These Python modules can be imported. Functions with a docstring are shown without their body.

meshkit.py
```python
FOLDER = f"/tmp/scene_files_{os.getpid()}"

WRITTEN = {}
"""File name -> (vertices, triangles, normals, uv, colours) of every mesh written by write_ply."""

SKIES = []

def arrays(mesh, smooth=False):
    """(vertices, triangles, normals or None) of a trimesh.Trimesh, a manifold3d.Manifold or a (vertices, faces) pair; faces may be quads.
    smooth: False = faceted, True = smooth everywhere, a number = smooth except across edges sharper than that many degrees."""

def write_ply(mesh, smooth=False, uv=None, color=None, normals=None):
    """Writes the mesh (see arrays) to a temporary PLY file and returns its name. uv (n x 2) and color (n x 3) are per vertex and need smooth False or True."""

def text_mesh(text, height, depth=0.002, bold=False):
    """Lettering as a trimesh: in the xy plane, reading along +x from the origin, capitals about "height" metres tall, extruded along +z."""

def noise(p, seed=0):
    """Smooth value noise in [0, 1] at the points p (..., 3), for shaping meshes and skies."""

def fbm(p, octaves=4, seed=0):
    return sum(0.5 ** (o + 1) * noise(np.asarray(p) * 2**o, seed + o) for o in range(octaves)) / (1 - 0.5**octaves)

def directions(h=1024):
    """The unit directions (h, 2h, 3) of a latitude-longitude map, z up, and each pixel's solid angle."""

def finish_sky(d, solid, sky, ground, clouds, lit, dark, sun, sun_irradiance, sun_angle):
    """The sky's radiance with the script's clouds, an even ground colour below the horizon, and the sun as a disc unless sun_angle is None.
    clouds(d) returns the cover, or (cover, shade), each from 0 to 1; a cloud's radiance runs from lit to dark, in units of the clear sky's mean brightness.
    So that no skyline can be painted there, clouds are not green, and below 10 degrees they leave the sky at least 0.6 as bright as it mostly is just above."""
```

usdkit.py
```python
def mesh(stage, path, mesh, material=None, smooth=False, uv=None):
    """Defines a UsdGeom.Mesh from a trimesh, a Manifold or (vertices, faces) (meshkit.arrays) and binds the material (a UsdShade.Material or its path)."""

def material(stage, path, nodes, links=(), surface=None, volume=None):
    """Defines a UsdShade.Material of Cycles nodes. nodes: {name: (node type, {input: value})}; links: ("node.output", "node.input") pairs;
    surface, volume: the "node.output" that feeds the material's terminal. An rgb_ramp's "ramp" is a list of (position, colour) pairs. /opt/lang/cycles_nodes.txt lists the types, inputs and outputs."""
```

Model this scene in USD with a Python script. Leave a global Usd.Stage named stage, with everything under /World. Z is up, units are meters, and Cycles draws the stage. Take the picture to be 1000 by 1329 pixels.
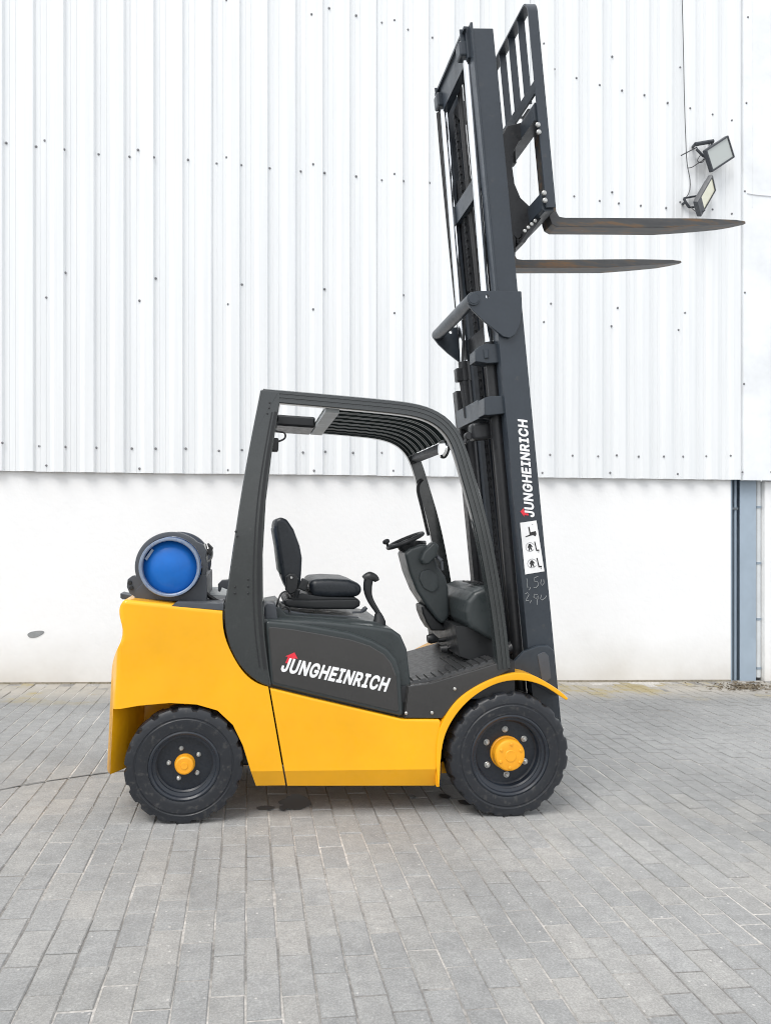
import math, random
import numpy as np, trimesh, manifold3d as m3, shapely
from shapely.geometry import Polygon
import usdkit, meshkit
from pxr import Usd, UsdGeom, UsdLux, UsdShade, Gf, Sdf, Vt

random.seed(7); RNG = np.random.default_rng(7)
stage = Usd.Stage.CreateInMemory()
UsdGeom.SetStageUpAxis(stage, 'Z')
UsdGeom.Xform.Define(stage, '/World'); UsdGeom.Scope.Define(stage, '/World/Looks')

# ---------------------------------------------------------------- camera, sky, sun, exposure
EYE = (0.0, 0.0, 1.474); YAW = 10.093
SUN_DIR = np.array([-0.40, -0.50, 1.05]); SUN_DIR /= np.linalg.norm(SUN_DIR)
SKY_STRENGTH = 0.15; SUN_INTENSITY = 0.4; SUN_ANGLE = 32.0; EXPOSURE = 0.6
cam = UsdGeom.Camera.Define(stage, '/World/camera')
cam.AddTranslateOp().Set(Gf.Vec3d(*EYE)); cam.AddRotateXYZOp().Set(Gf.Vec3f(90, 0, -YAW))
cam.CreateHorizontalApertureAttr(36.0); cam.CreateVerticalApertureAttr(36.0 * 1024 / 770)
cam.CreateFocalLengthAttr(36.0); cam.CreateVerticalApertureOffsetAttr(36.0 * 20.5 / 1000)
cam.CreateFStopAttr(0.0); cam.CreateExposureAttr(EXPOSURE)
elev = math.asin(SUN_DIR[2]); rot = math.atan2(SUN_DIR[0], SUN_DIR[1])
dome = UsdLux.DomeLight.Define(stage, '/World/sky')
sky_mat = usdkit.material(stage, '/World/Looks/sky', {
    's': ('sky_texture', {'sky_type': 'single_scattering', 'sun_disc': False, 'sun_elevation': elev, 'sun_rotation': rot, 'aerosol_density': 2.0}),
    'tc': ('texture_coordinate', {}),
    'n': ('noise_texture', {'scale': 2.2, 'detail': 5.0, 'roughness': 0.55}),
    'r': ('rgb_ramp', {'ramp': [(0.0, (4.2, 4.35, 4.6)), (0.45, (5.4, 5.5, 5.65)), (1.0, (7.2, 7.2, 7.2))]}),
    'm': ('mix', {'mix_type': 'mix', 'fac': 0.86}),
    'b': ('background_shader', {'strength': SKY_STRENGTH})},
    [('tc.generated', 'n.vector'), ('n.fac', 'r.fac'), ('s.color', 'm.color1'), ('r.color', 'm.color2'), ('m.color', 'b.color')], surface='b.background')
UsdShade.MaterialBindingAPI.Apply(dome.GetPrim()).Bind(sky_mat)
dome.GetPrim().SetCustomDataByKey('kind', 'structure')
sun = UsdLux.DistantLight.Define(stage, '/World/sun')
sun.CreateIntensityAttr(SUN_INTENSITY); sun.CreateAngleAttr(SUN_ANGLE); sun.CreateNormalizeAttr(True); sun.CreateColorAttr(Gf.Vec3f(1.0, 0.975, 0.94))
q = Gf.Rotation(Gf.Vec3d(0, 0, 1), Gf.Vec3d(*SUN_DIR.tolist()))
sun.AddTransformOp().Set(Gf.Matrix4d().SetRotate(q))

# ---------------------------------------------------------------- scene graph helpers
taken = {}
def numbered(parent, name):
    k = taken.get((parent, name), 0); taken[(parent, name)] = k + 1
    return name if k == 0 else f'{name}_{k:03d}'
def tag(prim, label=None, cat=None, group=None, kind=None):
    for k, v in (('label', label), ('category', cat), ('group', group), ('kind', kind)):
        if v: prim.SetCustomDataByKey(k, v)
    return prim
def thing(name, label=None, cat=None, group=None, loc=None, roty=0.0, kind=None):
    x = UsdGeom.Xform.Define(stage, '/World/' + numbered('/World', name))
    if loc is not None: x.AddTranslateOp().Set(Gf.Vec3d(*loc))
    if roty: x.AddRotateYOp().Set(roty)
    return tag(x.GetPrim(), label, cat, group, kind)
def obj(name, mesh, mat, parent=None, smooth=32, label=None, kind=None):
    base = str(parent.GetPath()) if parent is not None else '/World'
    p = usdkit.mesh(stage, base + '/' + numbered(base, name), mesh, mat, smooth=smooth).GetPrim()
    return tag(p, label, kind=kind)

# ---------------------------------------------------------------- shape helpers
def cat(*ms): return trimesh.util.concatenate([m for m in ms])
def tm(man):
    if isinstance(man, trimesh.Trimesh): return man
    m = man.to_mesh(); return trimesh.Trimesh(np.array(m.vert_properties[:, :3]), np.array(m.tri_verts), process=False)
def man(t):
    t = t.copy(); t.merge_vertices()
    return m3.Manifold(m3.Mesh(np.array(t.vertices, np.float32, order="C"), np.array(t.faces, np.uint32, order="C")))
def rpoly(pts, r, r2=None):
    p = Polygon(pts).buffer(0)
    p = p.buffer(-r, quad_segs=6).buffer(r, quad_segs=6)
    r2 = r if r2 is None else r2
    p = p.buffer(r2, quad_segs=6).buffer(-r2, quad_segs=6).simplify(0.0004)
    return list(p.exterior.coords)[:-1]
def inset(P, d):
    a = P - np.roll(P, 1, 0); b = np.roll(P, -1, 0) - P
    a /= np.linalg.norm(a, axis=1, keepdims=True) + 1e-12; b /= np.linalg.norm(b, axis=1, keepdims=True) + 1e-12
    na = np.stack([-a[:, 1], a[:, 0]], 1); nb = np.stack([-b[:, 1], b[:, 0]], 1)
    n = na + nb; n /= np.maximum((n * na).sum(1, keepdims=True), 0.35) * np.maximum(1, 0) if False else np.maximum((n * na).sum(1, keepdims=True), 0.5)
    return P + d * n
def prism(pts, y0, y1, b=0.004, seg=2):
    """Side profile in (x, z) extruded along y with rounded rims."""
    if b >= 0.008:
        A0 = Polygon(pts).area
        while True:
            g = Polygon(pts).buffer(0).buffer(-b * 1.08)
            if g.geom_type == 'Polygon' and not g.is_empty and g.buffer(b * 1.08).area > 0.85 * A0: break
            b *= 0.8
        pts = rpoly(pts, b * 1.08, 0.002)
    P = np.asarray(pts, float)[:, :2]
    if np.sum(P[:, 0] * np.roll(P[:, 1], -1) - P[:, 1] * np.roll(P[:, 0], -1)) < 0: P = P[::-1]
    b = min(b, abs(y1 - y0) * 0.45)
    rings, ys = [], []
    steps = [(b * (1 - math.sin(t)), b * (1 - math.cos(t))) for t in np.linspace(0, math.pi / 2, seg + 1)] if b > 0 else [(0, 0)]
    for d, o in steps: rings.append(inset(P, d)); ys.append(y0 + o)
    for d, o in reversed(steps): rings.append(inset(P, d)); ys.append(y1 - o)
    n = len(P)
    v = np.vstack([np.column_stack([r[:, 0], np.full(n, y), r[:, 1]]) for r, y in zip(rings, ys)])
    i = np.arange(n); j = (i + 1) % n; f = []
    for k in range(len(rings) - 1):
        a0, a1 = k * n, (k + 1) * n
        f += [np.stack([a0 + i, a0 + j, a1 + j], 1), np.stack([a0 + i, a1 + j, a1 + i], 1)]
    t = np.asarray(m3.triangulate([P])); L = (len(rings) - 1) * n
    f += [t[:, ::-1], t + L]
    m = trimesh.Trimesh(v, np.vstack(f), process=False)
    if m.volume < 0: m.invert()
    return m
def prism_z(pts, z0, z1, b=0.0, seg=2):
    m = prism(pts, z0, z1, b, seg); v = m.vertices.copy()
    m = trimesh.Trimesh(v[:, [0, 2, 1]], m.faces, process=False)
    if m.volume < 0: m.invert()
    return m
def box(x0, x1, y0, y1, z0, z1, b=0.003):
    return prism([(x0, z0), (x1, z0), (x1, z1), (x0, z1)], y0, y1, b, 1) if b else trimesh.creation.box(bounds=[[x0, y0, z0], [x1, y1, z1]])
def frames(P):
    P = np.asarray(P, float); t = np.gradient(P, axis=0); t /= np.linalg.norm(t, axis=1, keepdims=True) + 1e-12
    return P, t
def tube(P, r, sides=10, cap=True):
    P, t = frames(P); n = len(P); r = np.broadcast_to(r, (n,))
    ref = np.array([0, 0, 1.0]) if abs(t[0][2]) < 0.9 else np.array([1.0, 0, 0])
    a = ref - t[0] * (ref @ t[0]); a /= np.linalg.norm(a); A = []
    for k in range(n):
        a = a - t[k] * (a @ t[k]); a /= np.linalg.norm(a) + 1e-12; A.append(a)
    A = np.array(A); B = np.cross(t, A); ang = np.arange(sides) * 2 * np.pi / sides
    v = (P[:, None] + r[:, None, None] * (np.cos(ang)[None, :, None] * A[:, None] + np.sin(ang)[None, :, None] * B[:, None])).reshape(-1, 3)
    return skin(v, n, sides)
def skin(v, n, s):
    f = []
    i = np.arange(s); j = (i + 1) % s
    for k in range(n - 1):
        a0, a1 = k * s, (k + 1) * s
        f += [np.stack([a0 + i, a0 + j, a1 + j], 1), np.stack([a0 + i, a1 + j, a1 + i], 1)]
    c0, c1 = len(v), len(v) + 1
    v = np.vstack([v, v[:s].mean(0), v[-s:].mean(0)])
    f += [np.stack([np.full(s, c0), j, i], 1), np.stack([np.full(s, c1), (n - 1) * s + i, (n - 1) * s + j], 1)]
    m = trimesh.Trimesh(v, np.vstack(f), process=False)
    if m.volume < 0: m.invert()
    return m
def spline(P, n=40):
    from scipy.interpolate import CubicSpline
    P = np.asarray(P, float); d = np.r_[0, np.cumsum(np.linalg.norm(np.diff(P, axis=0), axis=1))]
    return CubicSpline(d, P)(np.linspace(0, d[-1], n))
def sweep_xz(path, prof):
    """Path in (x, z); profile points (n, y): n along the path's left normal."""
    P, t = frames(np.asarray(path, float)); nrm = np.stack([-t[:, 1], t[:, 0]], 1); prof = np.asarray(prof, float)
    v = np.concatenate([np.column_stack([P[k, 0] + nrm[k, 0] * prof[:, 0], prof[:, 1], P[k, 1] + nrm[k, 1] * prof[:, 0]]) for k in range(len(P))])
    return skin_concave(v, len(P), len(prof), prof)
def skin_concave(v, n, s, prof):
    f = []; i = np.arange(s); j = (i + 1) % s
    for k in range(n - 1):
        a0, a1 = k * s, (k + 1) * s
        f += [np.stack([a0 + i, a0 + j, a1 + j], 1), np.stack([a0 + i, a1 + j, a1 + i], 1)]
    pr = prof if np.sum(prof[:, 0] * np.roll(prof[:, 1], -1) - prof[:, 1] * np.roll(prof[:, 0], -1)) > 0 else None
    if pr is None:
        idx = np.arange(s)[::-1]; t = idx[np.asarray(m3.triangulate([prof[::-1]]))]
        f += [t, t[:, ::-1] + (n - 1) * s]
    else:
        t = np.asarray(m3.triangulate([prof])); f += [t[:, ::-1], t + (n - 1) * s]
    m = trimesh.Trimesh(v, np.vstack(f), process=False)
    if m.volume < 0: m.invert()
    return m
def revolve_y(prof, n=72, c=(0, 0, 0), mod=None):
    """Profile of (r, y) turned about the y axis through c. mod(angle, index) -> factor on r."""
    prof = np.asarray(prof, float); ang = np.linspace(0, 2 * np.pi, n, endpoint=False); s = len(prof)
    R = np.broadcast_to(prof[:, 0], (n, s)).copy()
    if mod is not None: R = R * mod(ang[:, None], np.arange(s)[None, :])
    v = np.stack([R * np.cos(ang)[:, None], np.broadcast_to(prof[:, 1], (n, s)), R * np.sin(ang)[:, None]], -1).reshape(-1, 3) + np.asarray(c, float)
    i, k = np.meshgrid(np.arange(n), np.arange(s - 1), indexing='ij'); i2 = (i + 1) % n
    q = np.stack([i * s + k, i2 * s + k, i2 * s + k + 1, i * s + k + 1], -1).reshape(-1, 4)
    m = trimesh.Trimesh(v, np.vstack([q[:, [0, 1, 2]], q[:, [0, 2, 3]]]), process=False)
    m.merge_vertices(); m.update_faces(m.nondegenerate_faces())
    return m
def solid(prof, n=48, c=(0, 0, 0), mod=None):
    m = revolve_y(prof, n, c, mod)
    if m.volume < 0: m.invert()
    return m
def rod(a, b, r, sides=14): return tube([a, b], r, sides)
def cyl_y(x, z, y0, y1, r, b=0.003, n=28):
    b = min(b, r * 0.4, (y1 - y0) * 0.4)
    return solid([(0, y0), (r - b, y0), (r, y0 + b), (r, y1 - b), (r - b, y1), (0, y1)], n, (x, 0, z))
def mirror_y(m, yc=0.58):
    m = m.copy(); m.vertices[:, 1] = 2 * yc - m.vertices[:, 1]; m.invert(); return m
def rounded(dx, dy, dz, r, c=(0, 0, 0), n=16):
    s = m3.Manifold.sphere(r, n)
    pts = [s.translate((sx * (dx / 2 - r), sy * (dy / 2 - r), sz * (dz / 2 - r))) for sx in (-1, 1) for sy in (-1, 1) for sz in (-1, 1)]
    return tm(m3.Manifold.batch_hull(pts).translate(c))
def xf(m, R=None, T=None):
    m = m.copy(); v = m.vertices
    if R is not None: v = v @ np.asarray(R).T
    if T is not None: v = v + np.asarray(T)
    m.vertices = v; return m
def hexnut(x, z, y0, y1, r, turn=0.3):
    P = [(x + r * math.cos(turn + k * math.pi / 3), z + r * math.sin(turn + k * math.pi / 3)) for k in range(6)]
    return prism(P, y0, y1, r * 0.15, 1)

# ---------------------------------------------------------------- materials
def mat(name, nodes, links, surface='p.BSDF'): return usdkit.material(stage, '/World/Looks/' + name, nodes, links, surface=surface)
def paint(name, col, rough=0.35, metal=0.0, coat=0.0, coat_rough=0.08, wear=None, scale=6.0, rvar=0.12, bump=0.0, bscale=60.0, spec=0.5):
    """Plain finish: slight tone drift, uneven gloss, optional wear colour and orange-peel bump."""
    c = np.array(col); lo, hi = c * 0.88, np.minimum(c * 1.08, 1)
    N = {'tc': ('texture_coordinate', {}), 'n': ('noise_texture', {'scale': scale, 'detail': 6.0, 'roughness': 0.6}),
         'r': ('rgb_ramp', {'ramp': [(0.3, lo), (0.7, hi)]}),
         'n2': ('noise_texture', {'scale': scale * 4.3, 'detail': 5.0, 'roughness': 0.65}),
         'mr': ('map_range', {'from_min': 0.3, 'from_max': 0.7, 'to_min': max(rough - rvar, 0.03), 'to_max': rough + rvar, 'clamp': True}),
         'p': ('principled_bsdf', {'metallic': metal, 'coat_weight': coat, 'coat_roughness': coat_rough, 'specular_ior_level': spec})}
    K = [('tc.object', 'n.vector'), ('tc.object', 'n2.vector'), ('n.fac', 'r.fac'), ('n2.fac', 'mr.value'), ('mr.result', 'p.roughness')]
    out = 'r.color'
    if wear is not None:
        wc, lo_, hi_ = wear
        N['wr'] = ('rgb_ramp', {'ramp': [(lo_, (0, 0, 0)), (hi_, (1, 1, 1))]}); N['wm'] = ('mix', {'color2': wc})
        K += [('n2.fac', 'wr.fac'), ('wr.color', 'wm.fac'), ('r.color', 'wm.color1')]; out = 'wm.color'
    K.append((out, 'p.base_color'))
    if bump:
        N['n3'] = ('noise_texture', {'scale': bscale, 'detail': 3.0}); N['bp'] = ('bump', {'strength': bump, 'distance': 0.003})
        K += [('tc.object', 'n3.vector'), ('n3.fac', 'bp.height'), ('bp.normal', 'p.normal')]
    return mat(name, N, K)
YEL = paint('yellow_paint', (0.88, 0.42, 0.008), 0.34, coat=0.4, coat_rough=0.05, scale=1.6, bump=0.04, bscale=18, spec=0.25, wear=((0.62, 0.27, 0.012), 0.70, 0.90))
HUB = paint('yellow_hub_paint', (0.84, 0.36, 0.012), 0.45, scale=14, wear=((0.35, 0.14, 0.01), 0.66, 0.8), bump=0.15)
GUARD = paint('black_gloss_paint', (0.017, 0.020, 0.020), 0.20, coat=0.8, coat_rough=0.07, scale=4, wear=((0.075, 0.07, 0.065), 0.72, 0.86))
MAST = paint('dark_grey_paint', (0.030, 0.038, 0.048), 0.34, scale=3, rvar=0.08, bump=0.06, bscale=40, wear=((0.085, 0.08, 0.075), 0.64, 0.86))
MASTD = paint('greasy_black_steel', (0.018, 0.019, 0.021), 0.4, scale=9, wear=((0.05, 0.045, 0.04), 0.6, 0.85), bump=0.2)
BRACK = paint('grey_steel_paint', (0.062, 0.068, 0.078), 0.42, scale=5, bump=0.08)
PLAST = paint('black_plastic', (0.011, 0.012, 0.013), 0.42, scale=8, bump=0.12, bscale=220)
PLASTG = paint('grey_plastic', (0.030, 0.037, 0.038), 0.38, scale=5, bump=0.08, bscale=200)
PANEL = paint('graphite_panel', (0.022, 0.021, 0.020), 0.2, coat=0.9, coat_rough=0.08, scale=3, rvar=0.06)
VINYL = paint('black_vinyl', (0.011, 0.014, 0.018), 0.36, scale=9, bump=0.15, bscale=160)
RUBBER = paint('tyre_rubber', (0.012, 0.014, 0.018), 0.46, scale=7, wear=((0.085, 0.082, 0.077), 0.54, 0.86), bump=0.25, bscale=70)
RIM = paint('rim_dark_paint', (0.014, 0.018, 0.025), 0.33, scale=7, wear=((0.05, 0.05, 0.052), 0.66, 0.85))
MATR = paint('floor_mat_rubber', (0.028, 0.029, 0.030), 0.42, scale=9, wear=((0.09, 0.085, 0.08), 0.55, 0.85), bump=0.2)
CHROME = paint('chrome_rod', (0.86, 0.87, 0.88), 0.12, metal=1.0, rvar=0.04)
STEEL = paint('zinc_steel', (0.52, 0.52, 0.50), 0.38, metal=0.9, scale=20, wear=((0.3, 0.28, 0.25), 0.6, 0.85))
BLUE = paint('blue_tank_paint', (0.008, 0.135, 0.50), 0.36, spec=0.3, coat=0.1, coat_rough=0.15, scale=8, wear=((0.03, 0.16, 0.42), 0.66, 0.85))
COLLAR = paint('blue_grey_collar', (0.22, 0.27, 0.36), 0.4, metal=0.25, scale=18, wear=((0.05, 0.12, 0.3), 0.55, 0.75))
WHITE = paint('white_decal', (0.82, 0.82, 0.82), 0.4)
RED = paint('red_decal', (0.72, 0.03, 0.05), 0.35)
BLACKINK = paint('black_ink', (0.02, 0.02, 0.02), 0.5)
CHALK = paint('chalk', (0.42, 0.43, 0.43), 0.9, scale=200)
HOSE = paint('hose_rubber', (0.022, 0.022, 0.023), 0.45, scale=20)
LENS = mat('lamp_lens', {'p': ('principled_bsdf', {'base_color': (0.46, 0.49, 0.47), 'roughness': 0.12, 'coat_weight': 0.6})}, [])
LENSY = mat('led_phosphor', {'p': ('principled_bsdf', {'base_color': (0.82, 0.80, 0.62), 'roughness': 0.2, 'coat_weight': 0.6})}, [])
MIRROR = mat('mirror_glass', {'p': ('principled_bsdf', {'base_color': (0.9, 0.9, 0.9), 'metallic': 1.0, 'roughness': 0.04})}, [])
LAMP = paint('lamp_housing', (0.045, 0.050, 0.058), 0.4, scale=12)
FORK = mat('worn_fork_steel', {
    'tc': ('texture_coordinate', {}), 'mp': ('mapping', {'scale': (1.3, 9.0, 9.0)}),
    'n': ('noise_texture', {'scale': 3.2, 'detail': 8.0, 'roughness': 0.65}),
    'r': ('rgb_ramp', {'ramp': [(0.25, (0.045, 0.045, 0.047)), (0.50, (0.07, 0.07, 0.07)), (0.57, (0.105, 0.078, 0.055)), (0.64, (0.16, 0.088, 0.042)), (0.69, (0.075, 0.072, 0.07)), (0.76, (0.30, 0.29, 0.28))]}),
    'p': ('principled_bsdf', {'metallic': 0.35, 'roughness': 0.42}), 'b': ('bump', {'strength': 0.15, 'distance': 0.004})},
    [('tc.object', 'mp.vector'), ('mp.vector', 'n.vector'), ('n.fac', 'r.fac'), ('r.color', 'p.base_color'), ('n.fac', 'b.height'), ('b.normal', 'p.normal')])

# ---------------------------------------------------------------- the yard: ground sheet, bedding sand, concrete pavers
WALL_Y = 7.5
def zg(X, Y):
    X = np.clip(np.asarray(X, float), -14, 12); Yc = np.clip(np.asarray(Y, float), -10, 7.9)
    sl = 0.044 - 0.0036 * np.clip(Yc - 3.89, 0, 4)
    return -0.0039 * (Yc - 3.89) - sl * X + 0.006 * (meshkit.noise(np.stack([X * 0.9, Yc * 0.9, X * 0], -1), 3) - 0.5)
def grid(xs, ys, dz):
    X, Y = np.meshgrid(xs, ys, indexing='ij'); Z = zg(X, Y) + dz
    v = np.stack([X, Y, Z], -1).reshape(-1, 3); n = len(ys)
    i, j = np.meshgrid(np.arange(len(xs) - 1), np.arange(n - 1), indexing='ij'); a = (i * n + j).ravel()
    return trimesh.Trimesh(v, np.vstack([np.stack([a, a + n, a + n + 1], 1), np.stack([a, a + n + 1, a + 1], 1)]), process=False)
SAND = mat('joint_sand', {'g': ('geometry', {}), 'n': ('noise_texture', {'scale': 1.6, 'detail': 3.0}), 'n2': ('noise_texture', {'scale': 60, 'detail': 4.0}),
    'r': ('rgb_ramp', {'ramp': [(0.40, (0.20, 0.194, 0.184)), (0.62, (0.47, 0.45, 0.42))]}),
    'm': ('mix', {'mix_type': 'overlay', 'fac': 0.7}), 'cc': ('combine_color', {}), 'p': ('principled_bsdf', {'roughness': 0.95})},
    [('g.position', 'n.vector'), ('g.position', 'n2.vector'), ('n.fac', 'r.fac'), ('r.color', 'm.color1'), ('n2.fac', 'cc.r'), ('n2.fac', 'cc.g'), ('n2.fac', 'cc.b'), ('cc.color', 'm.color2'), ('m.color', 'p.base_color')])
YARD = paint('yard_concrete', (0.30, 0.30, 0.29), 0.9, scale=0.8)
def paver_mat(name, source):
    N = {'g': ('geometry', {}), 'oi': ('object_info', {}),
         'tone': ('rgb_ramp', {'ramp': [(0.0, (0.300, 0.303, 0.304)), (0.3, (0.322, 0.324, 0.324)), (0.6, (0.330, 0.329, 0.324)), (0.85, (0.339, 0.336, 0.329)), (1.0, (0.356, 0.350, 0.340))]}),
         'big': ('noise_texture', {'scale': 0.9, 'detail': 4.0, 'roughness': 0.6}), 'bigr': ('rgb_ramp', {'ramp': [(0.32, (0.80, 0.80, 0.79)), (0.7, (1.05, 1.045, 1.03))]}),
         'mul': ('mix', {'mix_type': 'multiply', 'fac': 1.0}),
         'fine': ('noise_texture', {'scale': 130.0, 'detail': 6.0, 'roughness': 0.75}), 'finer': ('rgb_ramp', {'ramp': [(0.3, (0.72, 0.72, 0.72)), (0.52, (1.0, 1.0, 1.0)), (0.72, (1.35, 1.35, 1.35))]}),
         'mul2': ('mix', {'mix_type': 'multiply', 'fac': 1.0}),
         'mid': ('noise_texture', {'scale': 14.0, 'detail': 6.0, 'roughness': 0.7}), 'midr': ('rgb_ramp', {'ramp': [(0.3, (0.86, 0.86, 0.86)), (0.7, (1.12, 1.12, 1.11))]}),
         'mul3': ('mix', {'mix_type': 'multiply', 'fac': 1.0}),
         'spk': ('voronoi_texture', {'scale': 17.0, 'randomness': 1.0}), 'spkr': ('rgb_ramp', {'ramp': [(0.05, (1, 1, 1)), (0.10, (0, 0, 0))]}),
         'spm': ('mix', {'color2': (0.62, 0.60, 0.57)}), 'spf': ('math', {'math_type': 'multiply', 'value2': 0.55}),
         # strip of old, mossy and dusty pavers along the wall
         'xyz': ('separate_xyz', {}), 'yn': ('math', {'math_type': 'multiply_add', 'value2': 0.9}),
         'band': ('map_range', {'from_min': 7.05, 'from_max': 7.5, 'to_min': 0.0, 'to_max': 1.0, 'clamp': True}),
         'dirt': ('noise_texture', {'scale': 1.7, 'detail': 6.0, 'roughness': 0.7}),
         'dcol': ('rgb_ramp', {'ramp': [(0.36, (0.46, 0.42, 0.36)), (0.52, (0.36, 0.335, 0.29)), (0.60, (0.36, 0.29, 0.13)), (0.72, (0.30, 0.23, 0.09))]}),
         'dm': ('mix', {}), 'df': ('math', {'math_type': 'multiply', 'value2': 0.7}),
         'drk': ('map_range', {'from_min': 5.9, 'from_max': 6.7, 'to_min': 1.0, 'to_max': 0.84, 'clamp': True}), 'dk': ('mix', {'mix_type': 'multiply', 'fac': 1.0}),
         'cc': ('combine_color', {}),
         'b': ('bump', {'strength': 0.35, 'distance': 0.004}), 'p': ('principled_bsdf', {'roughness': 0.86, 'specular_ior_level': 0.35})}
    K = [(source, 'tone.fac'), ('g.position', 'big.vector'), ('big.fac', 'bigr.fac'), ('tone.color', 'mul.color1'), ('bigr.color', 'mul.color2'),
         ('g.position', 'fine.vector'), ('fine.fac', 'finer.fac'), ('mul.color', 'mul2.color1'), ('finer.color', 'mul2.color2'),
         ('g.position', 'mid.vector'), ('mid.fac', 'midr.fac'), ('mul2.color', 'mul3.color1'), ('midr.color', 'mul3.color2'),
         ('g.position', 'spk.vector'), ('spk.distance', 'spkr.fac'), ('spkr.color', 'spf.value1'), ('spf.value', 'spm.fac'), ('mul3.color', 'spm.color1'),
         ('g.position', 'xyz.vector'), ('g.position', 'dirt.vector'), ('dirt.fac', 'yn.value1'), ('xyz.y', 'yn.value3'), ('yn.value', 'band.value'),
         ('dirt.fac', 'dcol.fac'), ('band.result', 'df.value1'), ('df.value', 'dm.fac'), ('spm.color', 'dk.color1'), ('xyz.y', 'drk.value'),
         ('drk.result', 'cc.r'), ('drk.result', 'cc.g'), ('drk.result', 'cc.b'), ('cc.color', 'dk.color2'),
         ('dk.color', 'dm.color1'), ('dcol.color', 'dm.color2'), ('dm.color', 'p.base_color'), ('fine.fac', 'b.height'), ('b.normal', 'p.normal')]
    return mat(name, N, K)
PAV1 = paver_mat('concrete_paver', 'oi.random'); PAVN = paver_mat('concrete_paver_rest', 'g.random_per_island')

far = [-400, -120, -50, -25]
xs = np.array(far + list(np.linspace(-14, 12, 40)) + [25, 50, 120, 400]); ys = np.array([-400, -120, -50, -20] + list(np.linspace(-10, 8.0, 30)) + [14, 25, 50, 120, 400])
gr = obj('ground', grid(xs, ys, -0.05), YARD, None, True); tag(gr, 'wide flat grey concrete yard around the paved strip', 'ground', kind='structure')
pavement = thing('pavement', 'grey concrete block paving in staggered rows in front of the white wall', 'pavement', kind='structure')
obj('sand_bed', grid(np.linspace(-7.5, 8.5, 60), np.linspace(-1.2, 7.56, 40), -0.0042), SAND, pavement, True)
PW, PL, GAP = 0.1115, 0.234, 0.0058
def paver(cx, cy, w, l, dz, tx, ty, sk):
    e = 0.004; hw, hl = w / 2, l / 2
    ring = np.array([[-hw, -hl], [hw, -hl], [hw, hl], [-hw, hl]]); ring = ring + RNG.normal(0, 0.0012, (4, 2)) + np.stack([ring[:, 1] * sk, ring[:, 0] * 0], 1)
    inn = ring * (1 - e / np.array([hw, hl]))
    P = np.vstack([ring, ring, inn]); z = np.r_[np.full(4, -0.04), np.full(4, -e), np.zeros(4)]
    x = P[:, 0] + cx; y = P[:, 1] + cy
    zz = zg(np.full(12, cx), np.full(12, cy)) - 0.044 * P[:, 0] + z + dz + tx * P[:, 0] + ty * P[:, 1]
    f = []
    for a in (0, 4):
        for k in range(4):
            j = (k + 1) % 4; f += [[a + k, a + j, a + 4 + j], [a + k, a + 4 + j, a + 4 + k]]
    f += [[8, 9, 10], [8, 10, 11]]
    return np.column_stack([x, y, zz]), np.array(f)
pavers = []
fx, fy = math.sin(math.radians(YAW)), math.cos(math.radians(YAW))
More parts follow.
